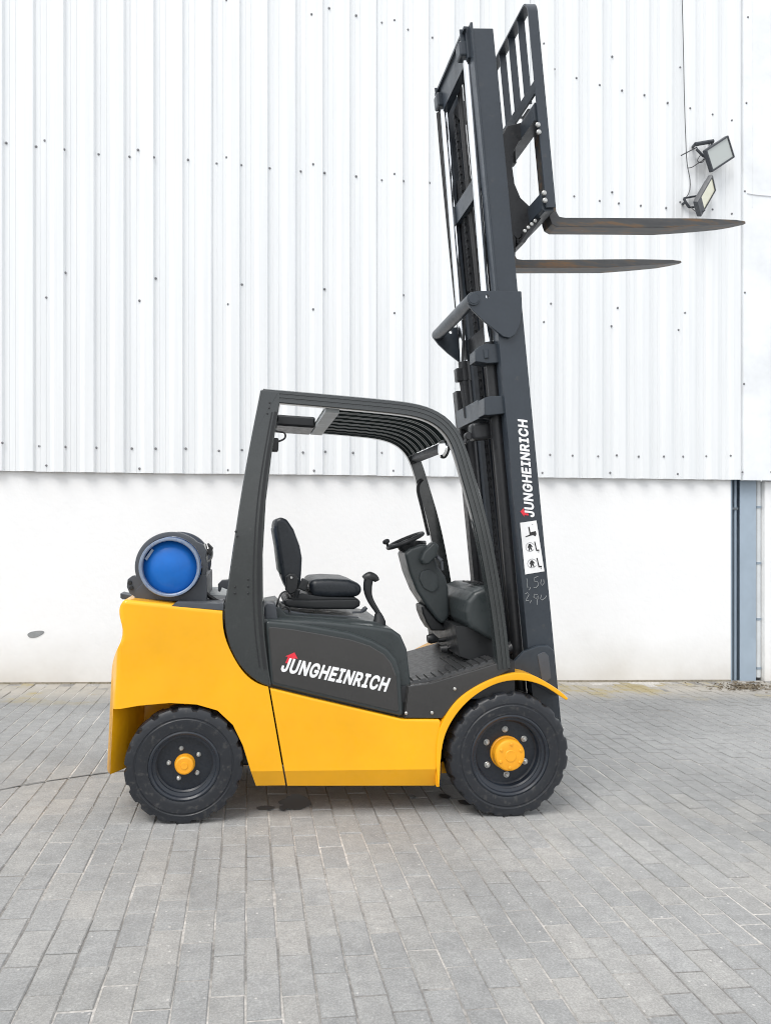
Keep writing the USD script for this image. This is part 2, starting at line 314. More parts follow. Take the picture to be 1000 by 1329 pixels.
for i, X in enumerate(np.arange(-7.2, 8.2, PW)):
    off = (i % 2) * PL / 2 + RNG.normal(0, 0.018) + 0.05
    for Y in np.arange(-1.0 + off, 7.5 - PL * 0.2, PL):
        l = PL - GAP * RNG.uniform(1.1, 1.9); y = Y
        if y + l / 2 > 7.49: l = (7.49 - (y - l / 2)); y = 7.49 - l / 2
        if l < 0.04: continue
        old = 1.0 + 2.2 * max(0.0, min(1.0, (Y - 6.9) / 0.4))
        pavers.append((X, y, *paver(X, y, PW - GAP * RNG.uniform(0.7, 1.3), l, RNG.normal(0, 0.0011) * old, RNG.normal(0, 0.006) * old, RNG.normal(0, 0.005) * old, RNG.normal(0, 0.006) * old)))
def seen(X, Y):
    d = X * fx + Y * fy
    if d < 1.0: return 0
    u = 500 + 1000 * (X * fy - Y * fx) / d; v = 685 - 1000 * (zg(X, Y) - EYE[2]) / d
    return 1 / d if 5 < u < 995 and v < 1325 else 0
order = sorted(range(len(pavers)), key=lambda k: -seen(pavers[k][0], pavers[k][1]))
for k in order[:300]:
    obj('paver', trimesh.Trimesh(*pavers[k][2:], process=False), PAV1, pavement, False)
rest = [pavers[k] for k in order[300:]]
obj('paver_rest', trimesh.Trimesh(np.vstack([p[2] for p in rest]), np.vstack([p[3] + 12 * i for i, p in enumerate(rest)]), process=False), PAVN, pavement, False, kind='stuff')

# marks on the paving
OIL = mat('oil_stain', {'p': ('principled_bsdf', {'base_color': (0.03, 0.03, 0.031), 'roughness': 0.35})}, [])
def blot(X, Y, rx, ry, seed, n=40):
    a = np.linspace(0, 2 * np.pi, n, endpoint=False)
    r = 0.55 + 0.75 * meshkit.fbm(np.stack([np.cos(a) * 1.6 + seed * 3, np.sin(a) * 1.6, a * 0 + seed], -1), 4, seed)
    x, y = X + rx * r * np.cos(a), Y + ry * r * np.sin(a)
    v = np.vstack([[[X, Y, 0]], np.stack([x, y, x * 0], 1)]); v[:, 2] = zg(v[:, 0], v[:, 1]) + 0.0045
    i = np.arange(n); return trimesh.Trimesh(v, np.stack([i * 0, i + 1, (i + 1) % n + 1], 1), process=False)
st = obj('oil_stain', cat(blot(*[(0.249, 4.171)][0], 0.085, 0.13, 3), blot(*[(0.092, 4.099)][0], 0.05, 0.035, 5), blot(*[(0.184, 4.093)][0], 0.03, 0.04, 9)), OIL, None, False)
tag(st, 'dark wet oil stain on the pavers under the middle of the forklift', 'stain', kind='structure')
st2 = obj('oil_stain', cat(blot(*[(1.092, 4.223)][0], 0.035, 0.04, 11), blot(*[(1.188, 4.119)][0], 0.05, 0.04, 13), blot(*[(0.907, 4.233)][0], 0.02, 0.03, 15)), OIL, None, False)
tag(st2, 'small dark oil spots on the pavers behind the front wheel', 'stain', kind='structure')
TRAIL = mat('damp_trail', {'p': ('principled_bsdf', {'base_color': (0.13, 0.13, 0.128), 'roughness': 0.8})}, [])
tr = np.array([(-1.521, 4.379), (-1.321, 4.467), (-1.24, 4.528), (-1.154, 4.583), (-1.045, 4.639), (-0.931, 4.697), (-0.812, 4.75), (-0.709, 4.782)]); tr = spline(tr, 60)
wd = 0.002 + 0.012 * meshkit.fbm(np.column_stack([tr * 5, tr[:, 0] * 0]), 3, 4)
v = np.vstack([np.column_stack([tr[:, 0], tr[:, 1] - wd]), np.column_stack([tr[:, 0], tr[:, 1] + wd])]); v = np.column_stack([v, zg(v[:, 0], v[:, 1]) + 0.0045])
i = np.arange(59); m = trimesh.Trimesh(v, np.vstack([np.stack([i, i + 1, i + 61], 1), np.stack([i, i + 61, i + 60], 1)]), process=False)
tag(obj('damp_trail', m, TRAIL, None, True), 'thin dark curved damp trail on the pavers left of the rear wheel', 'stain', kind='structure')

# ---------------------------------------------------------------- the warehouse
CLAD = mat('white_coated_sheet', {'g': ('geometry', {}), 'mp': ('mapping', {'scale': (9.0, 1.0, 0.25)}), 'n': ('noise_texture', {'scale': 2.5, 'detail': 5.0, 'roughness': 0.6}),
    'r': ('rgb_ramp', {'ramp': [(0.3, (0.755, 0.775, 0.785)), (0.65, (0.81, 0.825, 0.83))]}), 'oi': ('object_info', {}), 'mr': ('map_range', {'to_min': 0.97, 'to_max': 1.0}), 'cc': ('combine_color', {}), 'mu': ('mix', {'mix_type': 'multiply', 'fac': 1.0}),
    'p': ('principled_bsdf', {'roughness': 0.38, 'specular_ior_level': 0.5})},
    [('g.position', 'mp.vector'), ('mp.vector', 'n.vector'), ('n.fac', 'r.fac'), ('oi.random', 'mr.value'), ('mr.result', 'cc.r'), ('mr.result', 'cc.g'), ('mr.result', 'cc.b'), ('r.color', 'mu.color1'), ('cc.color', 'mu.color2'), ('mu.color', 'p.base_color')])
FLASH = paint('white_flashing', (0.80, 0.82, 0.835), 0.35, scale=2)
PLAS = mat('white_plaster', {'g': ('geometry', {}), 'n': ('noise_texture', {'scale': 1.1, 'detail': 7.0, 'roughness': 0.65}), 'r': ('rgb_ramp', {'ramp': [(0.3, (0.825, 0.825, 0.82)), (0.6, (0.86, 0.86, 0.855))]}),
    'x': ('separate_xyz', {}), 'a': ('math', {'math_type': 'multiply_add', 'value2': 0.5}), 'b2': ('rgb_ramp', {'ramp': [(0.0, (0.72, 0.68, 0.62)), (0.5, (0.9, 0.89, 0.87)), (1.0, (1, 1, 1))]}),
    'sl': ('math', {'math_type': 'multiply_add', 'value2': 0.034}), 'mr': ('map_range', {'from_min': 0.12, 'from_max': 0.75, 'clamp': True}), 'mu': ('mix', {'mix_type': 'multiply', 'fac': 1.0}),
    'n2': ('noise_texture', {'scale': 25, 'detail': 5.0}), 'bp': ('bump', {'strength': 0.2, 'distance': 0.01}), 'p': ('principled_bsdf', {'roughness': 0.85})},
    [('g.position', 'n.vector'), ('n.fac', 'r.fac'), ('g.position', 'x.vector'), ('x.x', 'sl.value1'), ('x.z', 'sl.value3'), ('n.fac', 'a.value1'), ('sl.value', 'a.value3'), ('a.value', 'mr.value'), ('mr.result', 'b2.fac'),
     ('r.color', 'mu.color1'), ('b2.color', 'mu.color2'), ('mu.color', 'p.base_color'), ('g.position', 'n2.vector'), ('n2.fac', 'bp.height'), ('bp.normal', 'p.normal')])
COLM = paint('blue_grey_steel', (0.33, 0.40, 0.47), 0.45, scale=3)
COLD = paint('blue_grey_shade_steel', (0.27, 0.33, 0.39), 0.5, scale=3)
PIPE = paint('pale_pipe', (0.62, 0.65, 0.66), 0.45, scale=4)
SCREW = paint('dull_screw', (0.24, 0.24, 0.25), 0.5, metal=0.2, scale=60)
house = thing('warehouse', 'white warehouse wall of ribbed metal sheets above a plastered base', 'building')
ZB, ZT = 1.986, 9.4; PX0 = 5.185
def sheet_profile(x0, n, p=0.2627):
    P = []
    for k in range(n):
        a = x0 + k * p
        P += [(a, 0), (a + 0.036, 0), (a + 0.0375, -0.0035), (a + 0.0405, -0.0035), (a + 0.042, 0), (a + 0.088, 0), (a + 0.0895, -0.0035), (a + 0.0925, -0.0035), (a + 0.094, 0), (a + 0.125, 0), (a + 0.170, -0.030), (a + 0.2475, -0.030)]
    P.append((x0 + n * p, 0))
    return np.array(P)
def sheet(x0, n, y0, z0, z1, extra):
    P = sheet_profile(x0, n); P = np.vstack([P, [P[-1, 0] + 0.036, 0.0]]); P[:, 1] += y0 + extra
    s = len(P); zs = np.array([z0, z1]); t = 0.004
    F = [np.column_stack([P[:, 0], P[:, 1], np.full(s, z)]) for z in zs]; B = [np.column_stack([P[:, 0], P[:, 1] + t, np.full(s, z)]) for z in zs]
    v = np.vstack(F + B); i = np.arange(s - 1); f = []
    def q(a, b, c, d): f.append(np.stack([a, b, c], 1)); f.append(np.stack([a, c, d], 1))
    q(i, i + 1, s + i + 1, s + i); q(2 * s + i + 1, 2 * s + i, 3 * s + i, 3 * s + i + 1); q(i + 1, i, 2 * s + i, 2 * s + i + 1); q(s + i, s + i + 1, 3 * s + i + 1, 3 * s + i)
    for e in (0, s - 1):
        f.append(np.array([[e, s + e, 3 * s + e], [e, 3 * s + e, 2 * s + e]]) if e == 0 else np.array([[e, 2 * s + e, 3 * s + e], [e, 3 * s + e, s + e]]))
    return trimesh.Trimesh(v, np.vstack(f), process=False)
CY = 7.462
x = PX0 - 0.788
k = 0
for k in range(22):
    obj('cladding_sheet', sheet(PX0 - 0.788 * (k + 1), 3, CY, ZB + RNG.normal(0, 0.002), ZT, (k % 2) * 0.0045), CLAD, house, False)
# plaster base, with the wall behind the sheets, corner, side wall and roof so that the building closes
zb = lambda X: float(zg(X, WALL_Y)) - 0.06
obj('plaster_base', cat(box(-12.2, 5.10, WALL_Y, WALL_Y + 0.2, -0.9, ZB + 0.15, 0)), PLAS, house, False)
obj('inner_wall', box(-12.2, 5.19, WALL_Y + 0.002, WALL_Y + 0.2, ZB + 0.15, ZT - 0.05, 0), PLAS, house, False)
obj('corner_flashing', cat(box(PX0 + 0.012, 5.68, CY - 0.040, CY - 0.034, ZB - 0.004, ZT, 0.002), box(5.674, 5.68, CY - 0.034, CY + 0.32, ZB - 0.004, ZT, 0), box(PX0 + 0.012, PX0 + 0.018, CY - 0.034, CY + 0.02, ZB - 0.004, ZT, 0)), FLASH, house, False)
obj('flashing_joint', box(5.30, 5.306, CY - 0.043, CY - 0.0405, 4.9, ZT, 0), FLASH, house, False)
obj('shed_wall', box(5.53, 5.66, WALL_Y + 0.3, 22, -0.9, ZT - 0.05, 0), PLAS, house, False)
obj('corner_pier', box(5.50, 5.67, WALL_Y - 0.012, WALL_Y + 0.3, -0.9, ZB - 0.006, 0.006), PLAS, house, False)
obj('roof', prism([(-12.3, ZT), (5.75, ZT), (5.75, ZT + 0.08), (-3.3, ZT + 1.4), (-12.3, ZT + 0.08)], 7.35, 22.1, 0), FLASH, house, False)
obj('shed_wall', box(-12.2, -12.0, WALL_Y + 0.2, 22, -0.9, ZT, 0), PLAS, house, False)
obj('shed_wall', box(-12.0, 5.53, 21.8, 22, -0.9, ZT, 0), PLAS, house, False)
# open corner bay with its steel column
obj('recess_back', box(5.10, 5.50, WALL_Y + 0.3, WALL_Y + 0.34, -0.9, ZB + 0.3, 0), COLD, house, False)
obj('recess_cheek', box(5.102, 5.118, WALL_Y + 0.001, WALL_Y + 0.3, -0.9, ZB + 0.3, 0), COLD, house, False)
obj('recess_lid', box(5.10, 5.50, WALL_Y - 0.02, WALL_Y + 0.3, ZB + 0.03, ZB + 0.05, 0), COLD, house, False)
obj('steel_column', cat(box(5.225, 5.418, WALL_Y + 0.02, WALL_Y + 0.034, -0.9, ZB + 0.02, 0.003), box(5.31, 5.322, WALL_Y + 0.034, WALL_Y + 0.25, -0.9, ZB + 0.02, 0), box(5.225, 5.418, WALL_Y + 0.25, WALL_Y + 0.264, -0.9, ZB + 0.02, 0)), COLM, house, False)
obj('mortar_fillet', sweep_xz([(-9.0, zb(-9.0) + 0.065), (-2.2, zb(-2.2) + 0.066), (1, zb(1) + 0.068), (5.1, zb(5.1) + 0.066)], [(-0.03, WALL_Y - 0.012), (0.008, WALL_Y - 0.004), (0.008, WALL_Y + 0.01), (-0.03, WALL_Y + 0.01)]), paint('dirty_mortar', (0.26, 0.23, 0.18), 0.95, scale=9, wear=((0.12, 0.11, 0.06), 0.5, 0.7)), house, False)
cx, cz = [(-1.915, 0.501)][0]
a = np.linspace(0, 2 * np.pi, 36, endpoint=False); rr = 1 + 0.08 * np.sin(3 * a + 1)
dm = np.stack([0.073 * rr * np.cos(a), 0.030 * rr * np.sin(a)], 1); ca, sa = math.cos(0.2), math.sin(0.2)
dm = dm @ np.array([[ca, sa], [-sa, ca]]) + [cx, cz]
obj('grey_patch', prism(dm, WALL_Y - 0.004, WALL_Y + 0.01, 0.003), paint('bare_cement', (0.27, 0.28, 0.28), 0.9, scale=30), house, 40, 'small grey oval cement patch on the plaster base')
# screws: (x, z) on the sheets
SCR = [(-2.154, 4.958), (-1.899, 4.946), (-1.826, 5.008), (-1.653, 4.932), (-1.358, 4.922), (-1.085, 4.923), (-1.009, 4.994), (-0.864, 4.928), (-0.557, 4.939), (-0.294, 4.925), (-0.202, 4.991), (-0.065, 4.929), (0.203, 4.921), (0.498, 4.916), (0.617, 4.985), (0.729, 4.92), (1.038, 4.911), (1.29, 4.893), (1.413, 4.952), (1.506, 4.899), (1.772, 4.904), (0.602, 6.437), (0.773, 6.524), (1.038, 6.484), (1.29, 6.442), (1.413, 6.463), (1.553, 6.403), (1.803, 6.351), (-0.202, 6.482), (3.074, 6.158), (2.966, 6.414), (3.309, 6.087), (3.563, 6.041), (3.717, 6.369), (3.811, 6.01), (4.062, 5.987), (4.325, 5.931), (4.484, 6.337), (4.581, 5.899), (4.841, 5.858), (5.076, 5.823), (5.231, 6.011), (5.249, 6.93), (-1.647, 3.81), (-1.813, 3.576), (-0.85, 3.806), (-0.996, 3.59), (-0.058, 3.792), (-0.187, 3.595), (0.729, 3.791), (0.617, 3.584), (1.506, 3.772), (1.413, 3.585), (3.284, 4.872), (3.563, 4.846), (3.717, 4.961), (3.777, 4.838), (4.027, 4.836), (4.307, 4.828), (4.484, 4.914), (4.841, 4.85), (5.076, 4.826), (5.213, 5.067), (3.033, 3.759), (2.966, 3.574), (3.768, 3.756), (3.708, 3.569), (4.537, 3.745), (4.466, 3.563), (5.213, 3.985), (5.204, 3.01), (-2.18, 2.24), (-1.873, 2.218), (-1.647, 2.215), (-1.378, 2.213), (-1.064, 2.212), (-0.85, 2.215), (-0.578, 2.22), (-0.273, 2.204), (-0.058, 2.215), (0.52, 2.203), (0.736, 2.214), (1.007, 2.208), (1.29, 2.212), (1.506, 2.22), (-1.813, 2.043), (-0.996, 2.026), (-0.187, 2.022), (0.624, 2.026), (1.405, 2.036), (3.024, 2.218), (3.267, 2.214), (3.546, 2.211), (3.76, 2.227), (4.01, 2.219), (4.289, 2.223), (4.519, 2.227), (4.787, 2.235), (5.067, 2.244), (2.954, 2.036), (3.695, 2.046), (4.457, 2.043), (5.185, 2.068), (5.526, 2.073)]
for sx, sz in SCR:
    ph = ((sx - (PX0 - 0.788 * 22)) % 0.2627); dep = -0.030 if 0.170 <= ph <= 0.2475 and sx < PX0 else (0 if sx < PX0 else -0.040)
    if 0.125 < ph < 0.170 and sx < PX0: dep = -0.030 * (ph - 0.125) / 0.045
    if ph > 0.2475 and sx < PX0: dep = -0.030 * (0.2627 - ph) / 0.0152
    y = CY + dep
    obj('screw', cat(cyl_y(sx, sz, y - 0.003, y + 0.004, 0.0115, 0.001, 12), hexnut(sx, sz, y - 0.010, y - 0.003, 0.0065)), SCREW, house, 40)

# things on the wall
dp = thing('drainpipe', 'pale downpipe beside the steel column at the corner of the wall', 'drainpipe')
px_ = 5.462
obj('pipe', tube([(px_, WALL_Y + 0.06, float(zg(px_, WALL_Y)) + 0.03), (px_, WALL_Y + 0.06, ZB + 0.02)], 0.033, 18), PIPE, dp, 40)
for z in [(5.489, 1.699), (5.489, 1.09), (5.489, 0.481), (5.489, -0.053)]:
    obj('pipe_joint', tube([(px_, WALL_Y + 0.06, z[1] - 0.012), (px_, WALL_Y + 0.06, z[1] + 0.012)], 0.0375, 18), COLD, dp, 40)
cp = thing('conduit', 'thin blue grey conduit in the left side of the corner recess', 'pipe')
obj('tube', tube([(5.185, WALL_Y + 0.05, float(zg(5.19, WALL_Y))), (5.185, WALL_Y + 0.05, ZB + 0.02)], 0.016, 12), COLD, cp, 40)
z = [(5.184, 1.681)][0][1]
obj('clamp', box(5.125, 5.21, WALL_Y + 0.028, WALL_Y + 0.07, z - 0.012, z + 0.012, 0.003), paint('clamp_dark', (0.12, 0.14, 0.16), 0.5), cp)

def lamp(name, label, C, e1, e2, hw, hh, panel, low, bracket, depth=0.045):
    """Flat LED floodlight: e1 along its width, e2 along its height; it faces e1 x e2."""
    e1 = np.array(e1, float); e1 /= np.linalg.norm(e1); e2 = np.array(e2, float); e2 -= e1 * (e1 @ e2); e2 /= np.linalg.norm(e2); n = np.cross(e1, e2)
    R = np.column_stack([e1, n, e2])           # local x, y, z; the face looks along +y
    t = thing(name, label, 'floodlight', None)
    W = lambda m: xf(m, R, C)
    outer = rpoly([(-hw, -hh), (hw, -hh), (hw, hh), (-hw, hh)], 0.012, 0)
    r = 0.018
    inner = [(-hw + r, low), (hw - r, low), (hw - r, hh - r), (-hw + r, hh - r)]
    body = man(prism(outer, -depth, 0.004, 0.006)) - man(prism(inner, -0.008, 0.02, 0))
    obj('housing', W(tm(body)), LAMP, t)
    obj('lens', W(prism([(a * 0.995, b) for a, b in inner], -0.0075, -0.004, 0)), panel, t, False)
    fins = cat(*[box(-hw * 0.8 + q * hw * 0.4, -hw * 0.8 + q * hw * 0.4 + 0.006, -depth - 0.016, -depth + 0.002, -hh * 0.7, hh * 0.7, 0) for q in range(5)])
    obj('cooling_fin', W(fins), LAMP, t, False, kind='stuff')
    obj('bracket', bracket, LAMP, t)
    return t
c1 = [(4.846, 5.376)][0]; P1 = [np.array([q[0], 7.30, q[1]]) for q in [(4.646, 5.349), (4.889, 5.533), (5.05, 5.397), (4.767, 5.218)]]
C1 = np.mean(P1, 0); C1[1] = 7.29
e1 = (P1[1] - P1[0]) + (P1[2] - P1[3]); e2 = (P1[0] - P1[3]) + (P1[1] - P1[2]); e1[1] = 0.06; e2[1] = -0.12
b1 = [np.array([q[0], 7.36, q[1]]) for q in [(4.593, 5.483), (4.801, 5.534), (4.775, 5.475), (4.607, 5.436), (4.686, 5.37)]]
br = cat(tube([b1[0], b1[1]], 0.022, 8), tube([b1[0], (b1[0][0] + 0.02, 7.44, b1[0][2] + 0.01)], 0.016, 8), tube([b1[1], b1[2], (C1[0] - 0.03, C1[1] + 0.05, C1[2] + 0.01)], 0.012, 8), tube([b1[3], b1[4], (C1[0] - 0.06, C1[1] + 0.05, C1[2] - 0.02)], 0.014, 8),
         tube([(b1[1][0], 7.36, b1[1][2]), (b1[1][0], 7.44, b1[1][2] + 0.02)], 0.014, 8))
lamp('floodlight', 'upper black floodlight tipped sideways with grey glass, on the wall', C1, e1, e2, 0.172, 0.118, LENS, -0.098, br)
P2 = [np.array([q[0], 7.30, q[1]]) for q in [(4.694, 5.115), (4.811, 5.036), (4.656, 4.716), (4.54, 4.787)]]
C2 = np.mean(P2, 0); C2[1] = 7.28
e1 = (P2[1] - P2[0]) / np.linalg.norm(P2[1] - P2[0]); e1 = e1 * 0.75 + np.array([0, 0.66, 0]); e2 = (P2[0] - P2[3]); e2[1] = -0.02
b2 = [np.array([q[0], 7.40, q[1]]) for q in [(4.49, 4.929), (4.508, 4.89), (4.552, 4.837), (4.641, 4.965), (4.649, 4.852)]]
br = cat(tube([b2[0], b2[3], C2 + [-0.02, 0.05, 0.02]], 0.011, 8), tube([b2[0], b2[1], b2[2]], 0.014, 8), tube([b2[2], b2[4], C2 + [-0.03, 0.06, -0.06]], 0.010, 8), tube([b2[1], b2[1] + [0, 0.055, 0]], 0.014, 8))
lamp('floodlight', 'lower black floodlight turned right with yellowish panel, just above the fork', C2, e1, e2, 0.105, 0.178, LENSY, -0.092, br)
CABLE = paint('cable_dark', (0.05, 0.05, 0.055), 0.5)
cb = thing('power_cable', 'thin dark cable hanging down the ribbed wall to the two floodlights', 'cable')
def wall_path(pts, y): return spline([(q[0], yy, q[1]) for q, yy in zip(pts, y)], 60)
obj('main_cable', tube(wall_path([(4.473, 7.97), (4.477, 7.002), (4.49, 6.519), (4.508, 5.794), (4.521, 5.473), (4.539, 5.264), (4.57, 5.072), (4.552, 4.99), (4.517, 4.939)], [7.41] * 9), 0.0045, 6), CABLE, cb)
obj('branch_cable', tube(wall_path([(4.534, 5.255), (4.596, 5.269), (4.649, 5.305), (4.703, 5.359), (4.685, 5.381), (4.632, 5.344), (4.623, 5.311), (4.658, 5.298), (4.712, 5.359), (4.747, 5.395)], [7.41, 7.40, 7.39, 7.37, 7.36, 7.36, 7.36, 7.36, 7.35, 7.33]), 0.0045, 6), CABLE, cb)
obj('stub', tube(wall_path([(4.464, 5.379), (4.534, 5.417), (4.623, 5.461)], [7.41, 7.40, 7.37]), 0.006, 6), CABLE, cb)
obj('lamp_lead', tube(wall_path([(4.517, 4.891), (4.552, 4.853), (4.587, 4.799), (4.632, 4.761), (4.676, 4.781)], [7.41, 7.40, 7.37, 7.34, 7.31]), 0.0045, 6), CABLE, cb)
obj('side_wire', tube(spline([(q[0], CY - 0.045, q[1]) for q in [(5.236, 5.045), (5.3, 5.038), (5.428, 5.035), (5.612, 5.029)]], 20), 0.003, 6), paint('pale_wire', (0.5, 0.5, 0.52), 0.5), cb)
# dry litter by the recess
LEAF = paint('dry_litter', (0.16, 0.13, 0.09), 0.9, scale=30)
ms = []
for _ in range(240):
    X, Y = (5.05 + RNG.normal(0, 0.22), 7.2 + RNG.normal(0, 0.1))
    if Y > 7.46: Y = 7.4
    th = RNG.uniform(0, 6.3); L = RNG.uniform(0.015, 0.05); w = RNG.uniform(0.002, 0.009)
    d = np.array([math.cos(th), math.sin(th)]) * L; n = np.array([-d[1], d[0]]) / L * w; z0 = float(zg(X, Y)) + 0.004
    vv = np.array([[X - d[0], Y - d[1], z0], [X + n[0], Y + n[1], z0 + RNG.uniform(0, 0.02)], [X + d[0], Y + d[1], z0 + RNG.uniform(0, 0.025)], [X - n[0], Y - n[1], z0 + RNG.uniform(0, 0.01)]])
    ms.append(trimesh.Trimesh(vv, [[0, 1, 2], [0, 2, 3]], process=False))
tag(obj('dry_litter', cat(*ms), LEAF, None, False), 'dry twigs and leaves scattered on the paving before the corner recess', 'litter', kind='stuff')

# ---------------------------------------------------------------- the forklift (local frame: x forward, y across, z up, rear axle at x = 0; the yard falls 2.5 degrees towards its nose)
TILT = math.degrees(math.atan(0.0440))
fk = thing('forklift', 'yellow and black gas forklift with tall raised mast, parked side-on on the pavers', 'forklift', loc=(-0.3226, 3.89, 0.0142), roty=TILT)
YC, YN, YF = 0.58, 0.03, 1.13
both = lambda m: cat(m, mirror_y(m))
def cut_low(M, zc, zb_, dy):
    """Tucks the lower edge inwards on both sides: from height zc at the side to dy deeper at zb_."""
    n = np.array([0, zc - zb_, dy]); n /= np.linalg.norm(n)
    M = M.trim_by_plane(n.tolist(), float(n @ np.array([0, YN, zc])))
    n2 = n * [1, -1, 1]
    return M.trim_by_plane(n2.tolist(), float(n2 @ np.array([0, YF, zc])))

# counterweight with open wheel arches
cw = [(-0.324, 1.097), (-0.341, 1.066), (-0.342, 1.016), (-0.325, 0.947), (-0.33, 0.893), (-0.359, 0.82), (-0.38, 0.697), (-0.387, 0.525), (-0.387, 0.276), (-0.37, 0.238), (-0.3, 0.226), (0.038, 0.194), (0.36, 0.133), (0.512, 0.069), (0.628, 0.067), (0.586, 1.022)]
cw = cw[:1] + [tuple(q) for q in spline(cw[1:9], 40)] + cw[9:]
cwm = man(prism(rpoly(cw, 0.02, 0.02), YN, YF, 0.020, 4))
seam = [(0.512, 0.061), (0.504, 0.161), (0.392, 0.677), (0.275, 0.74), (0.206, 0.839), (0.165, 0.934), (0.151, 1.026), (0.15, 1.103), (0.136, 1.41), (1.796, 1.478), (1.859, 0.035)]
seam = seam[:2] + [tuple(q) for q in spline(seam[2:8], 24)] + seam[8:]
cwm = cwm - man(prism(seam, -0.5, 2, 0))
x0 = min(p[0] for p in cw)
plan = rpoly([(x0 - 0.004, 0.22), (x0 + 0.03, 0.10), (x0 + 0.10, YN - 0.01), (2, YN - 0.01), (2, YF + 0.01), (x0 + 0.10, YF + 0.01), (x0 + 0.03, 1.06), (x0 - 0.004, 0.94)], 0.03, 0.0)
plan = rpoly([(x0, YN + 0.16), (x0 + 0.012, YN + 0.075), (x0 + 0.04, YN + 0.022), (x0 + 0.085, YN - 0.012), (2, YN - 0.012), (2, YF + 0.012), (x0 + 0.085, YF + 0.012), (x0 + 0.04, YF - 0.022), (x0 + 0.012, YF - 0.075), (x0, YF - 0.16)], 0.03, 0.0)
cwm = cwm ^ man(prism_z(plan, -0.5, 3))
arch = [(-0.374, 0.553), (-0.23, 0.58), (-0.084, 0.594), (0.045, 0.587), (0.147, 0.558), (0.226, 0.486), (0.28, 0.382), (0.319, 0.27), (0.358, 0.153), (0.413, -0.053), (-0.489, -0.03), (-0.514, 0.546)]
arch_m = man(prism(rpoly(arch, 0.004, 0.004), -0.2, 0.42, 0))
xr = x0
bumper = [(xr - 0.1, YN - 0.1), (xr + 0.03, YN - 0.1), (xr + 0.032, YN + 0.03), (xr + 0.05, 0.10), (xr + 0.09, 0.2), (xr + 0.14, 0.42), (xr + 0.14, 0.5), (xr - 0.1, 0.5)]
arch_m = arch_m - man(prism_z(bumper, -0.5, 3))
cwm = cwm - arch_m - man(mirror_y(tm(arch_m)))
zcr, zbt = [(0.4, 0.253)][0][1], [(0.404, 0.164)][0][1]
cwm = cut_low(cwm, zcr, zbt, 0.05)
cwm = cwm.trim_by_plane([0, 0, 1], zbt)
obj('counterweight', tm(cwm), YEL, fk, 28)
# main frame side (yellow)
fr = [(0.323, 0.688), (0.412, 0.668), (0.596, 0.624), (0.836, 0.57), (0.998, 0.533), (1.088, 0.513), (1.282, 0.513), (1.372, 0.448), (1.388, 0.084), (0.349, 0.103)]
frm = man(prism(rpoly(fr, 0.004, 0.004), YN, YF, 0.012, 3)) ^ man(prism([(0.513, 0.161), (0.4, 0.677), (0.391, 0.722), (1.274, 0.73), (1.291, 0.489), (1.277, 0.388), (1.279, 0.247), (1.289, 0.148)], -0.5, 2, 0))
frm = cut_low(frm, zcr, zbt, 0.05)
obj('frame', tm(frm), YEL, fk, 28)
x_s = [(0.507, 0.178)][0][0]
# front fenders: side lip and curved sheet
out = [(1.293, 0.163), (1.281, 0.247), (1.275, 0.388), (1.288, 0.469), (1.322, 0.541), (1.381, 0.618), (1.462, 0.679), (1.562, 0.729), (1.655, 0.757), (1.719, 0.763), (1.784, 0.752), (1.855, 0.72), (1.927, 0.679), (1.991, 0.629)]
inn = [(1.982, 0.619), (1.919, 0.656), (1.857, 0.691), (1.786, 0.715), (1.708, 0.724), (1.635, 0.718), (1.555, 0.692), (1.472, 0.643), (1.408, 0.586), (1.356, 0.517), (1.318, 0.436), (1.303, 0.36), (1.299, 0.267), (1.298, 0.163)]
lip = prism(list(map(tuple, spline(out, 40))) + list(map(tuple, spline(inn, 40))), YN - 0.012, YN + 0.012, 0.005)
sheet_path = spline([((a[0]), a[1] - 0.006) for a in out], 40)
fsheet = sweep_xz(sheet_path, [(-0.004, YN + 0.012), (-0.004, 0.30), (0.004, 0.30), (0.004, YN + 0.012)])
fen = cat(lip, fsheet)
obj('fender', fen, YEL, fk, 35); obj('fender', mirror_y(fen), YEL, fk, 35)
# axle, chassis mass in the dark
obj('chassis', cat(box(0.2, 1.62, 0.30, 0.86, 0.2, 0.62, 0.01), box(-0.18, 0.2, 0.44, 0.72, 0.2, 0.5, 0.01), both(cyl_y(1.672, 0.33, 0.19, 0.4, 0.075)), both(cyl_y(0, 0.287, 0.16, 0.44, 0.06)), box(1.5, 1.8, 0.33, 0.83, 0.25, 0.45, 0.01)), MASTD, fk)
liner_ = prism([(1.381, 0.146), (1.373, 0.324), (1.414, 0.418), (1.49, 0.514), (1.587, 0.58), (1.667, 0.615), (1.687, 0.156)], 0.30, 0.312, 0)
obj('liner', liner_, YEL, fk, False); obj('liner', mirror_y(liner_), YEL, fk, False)

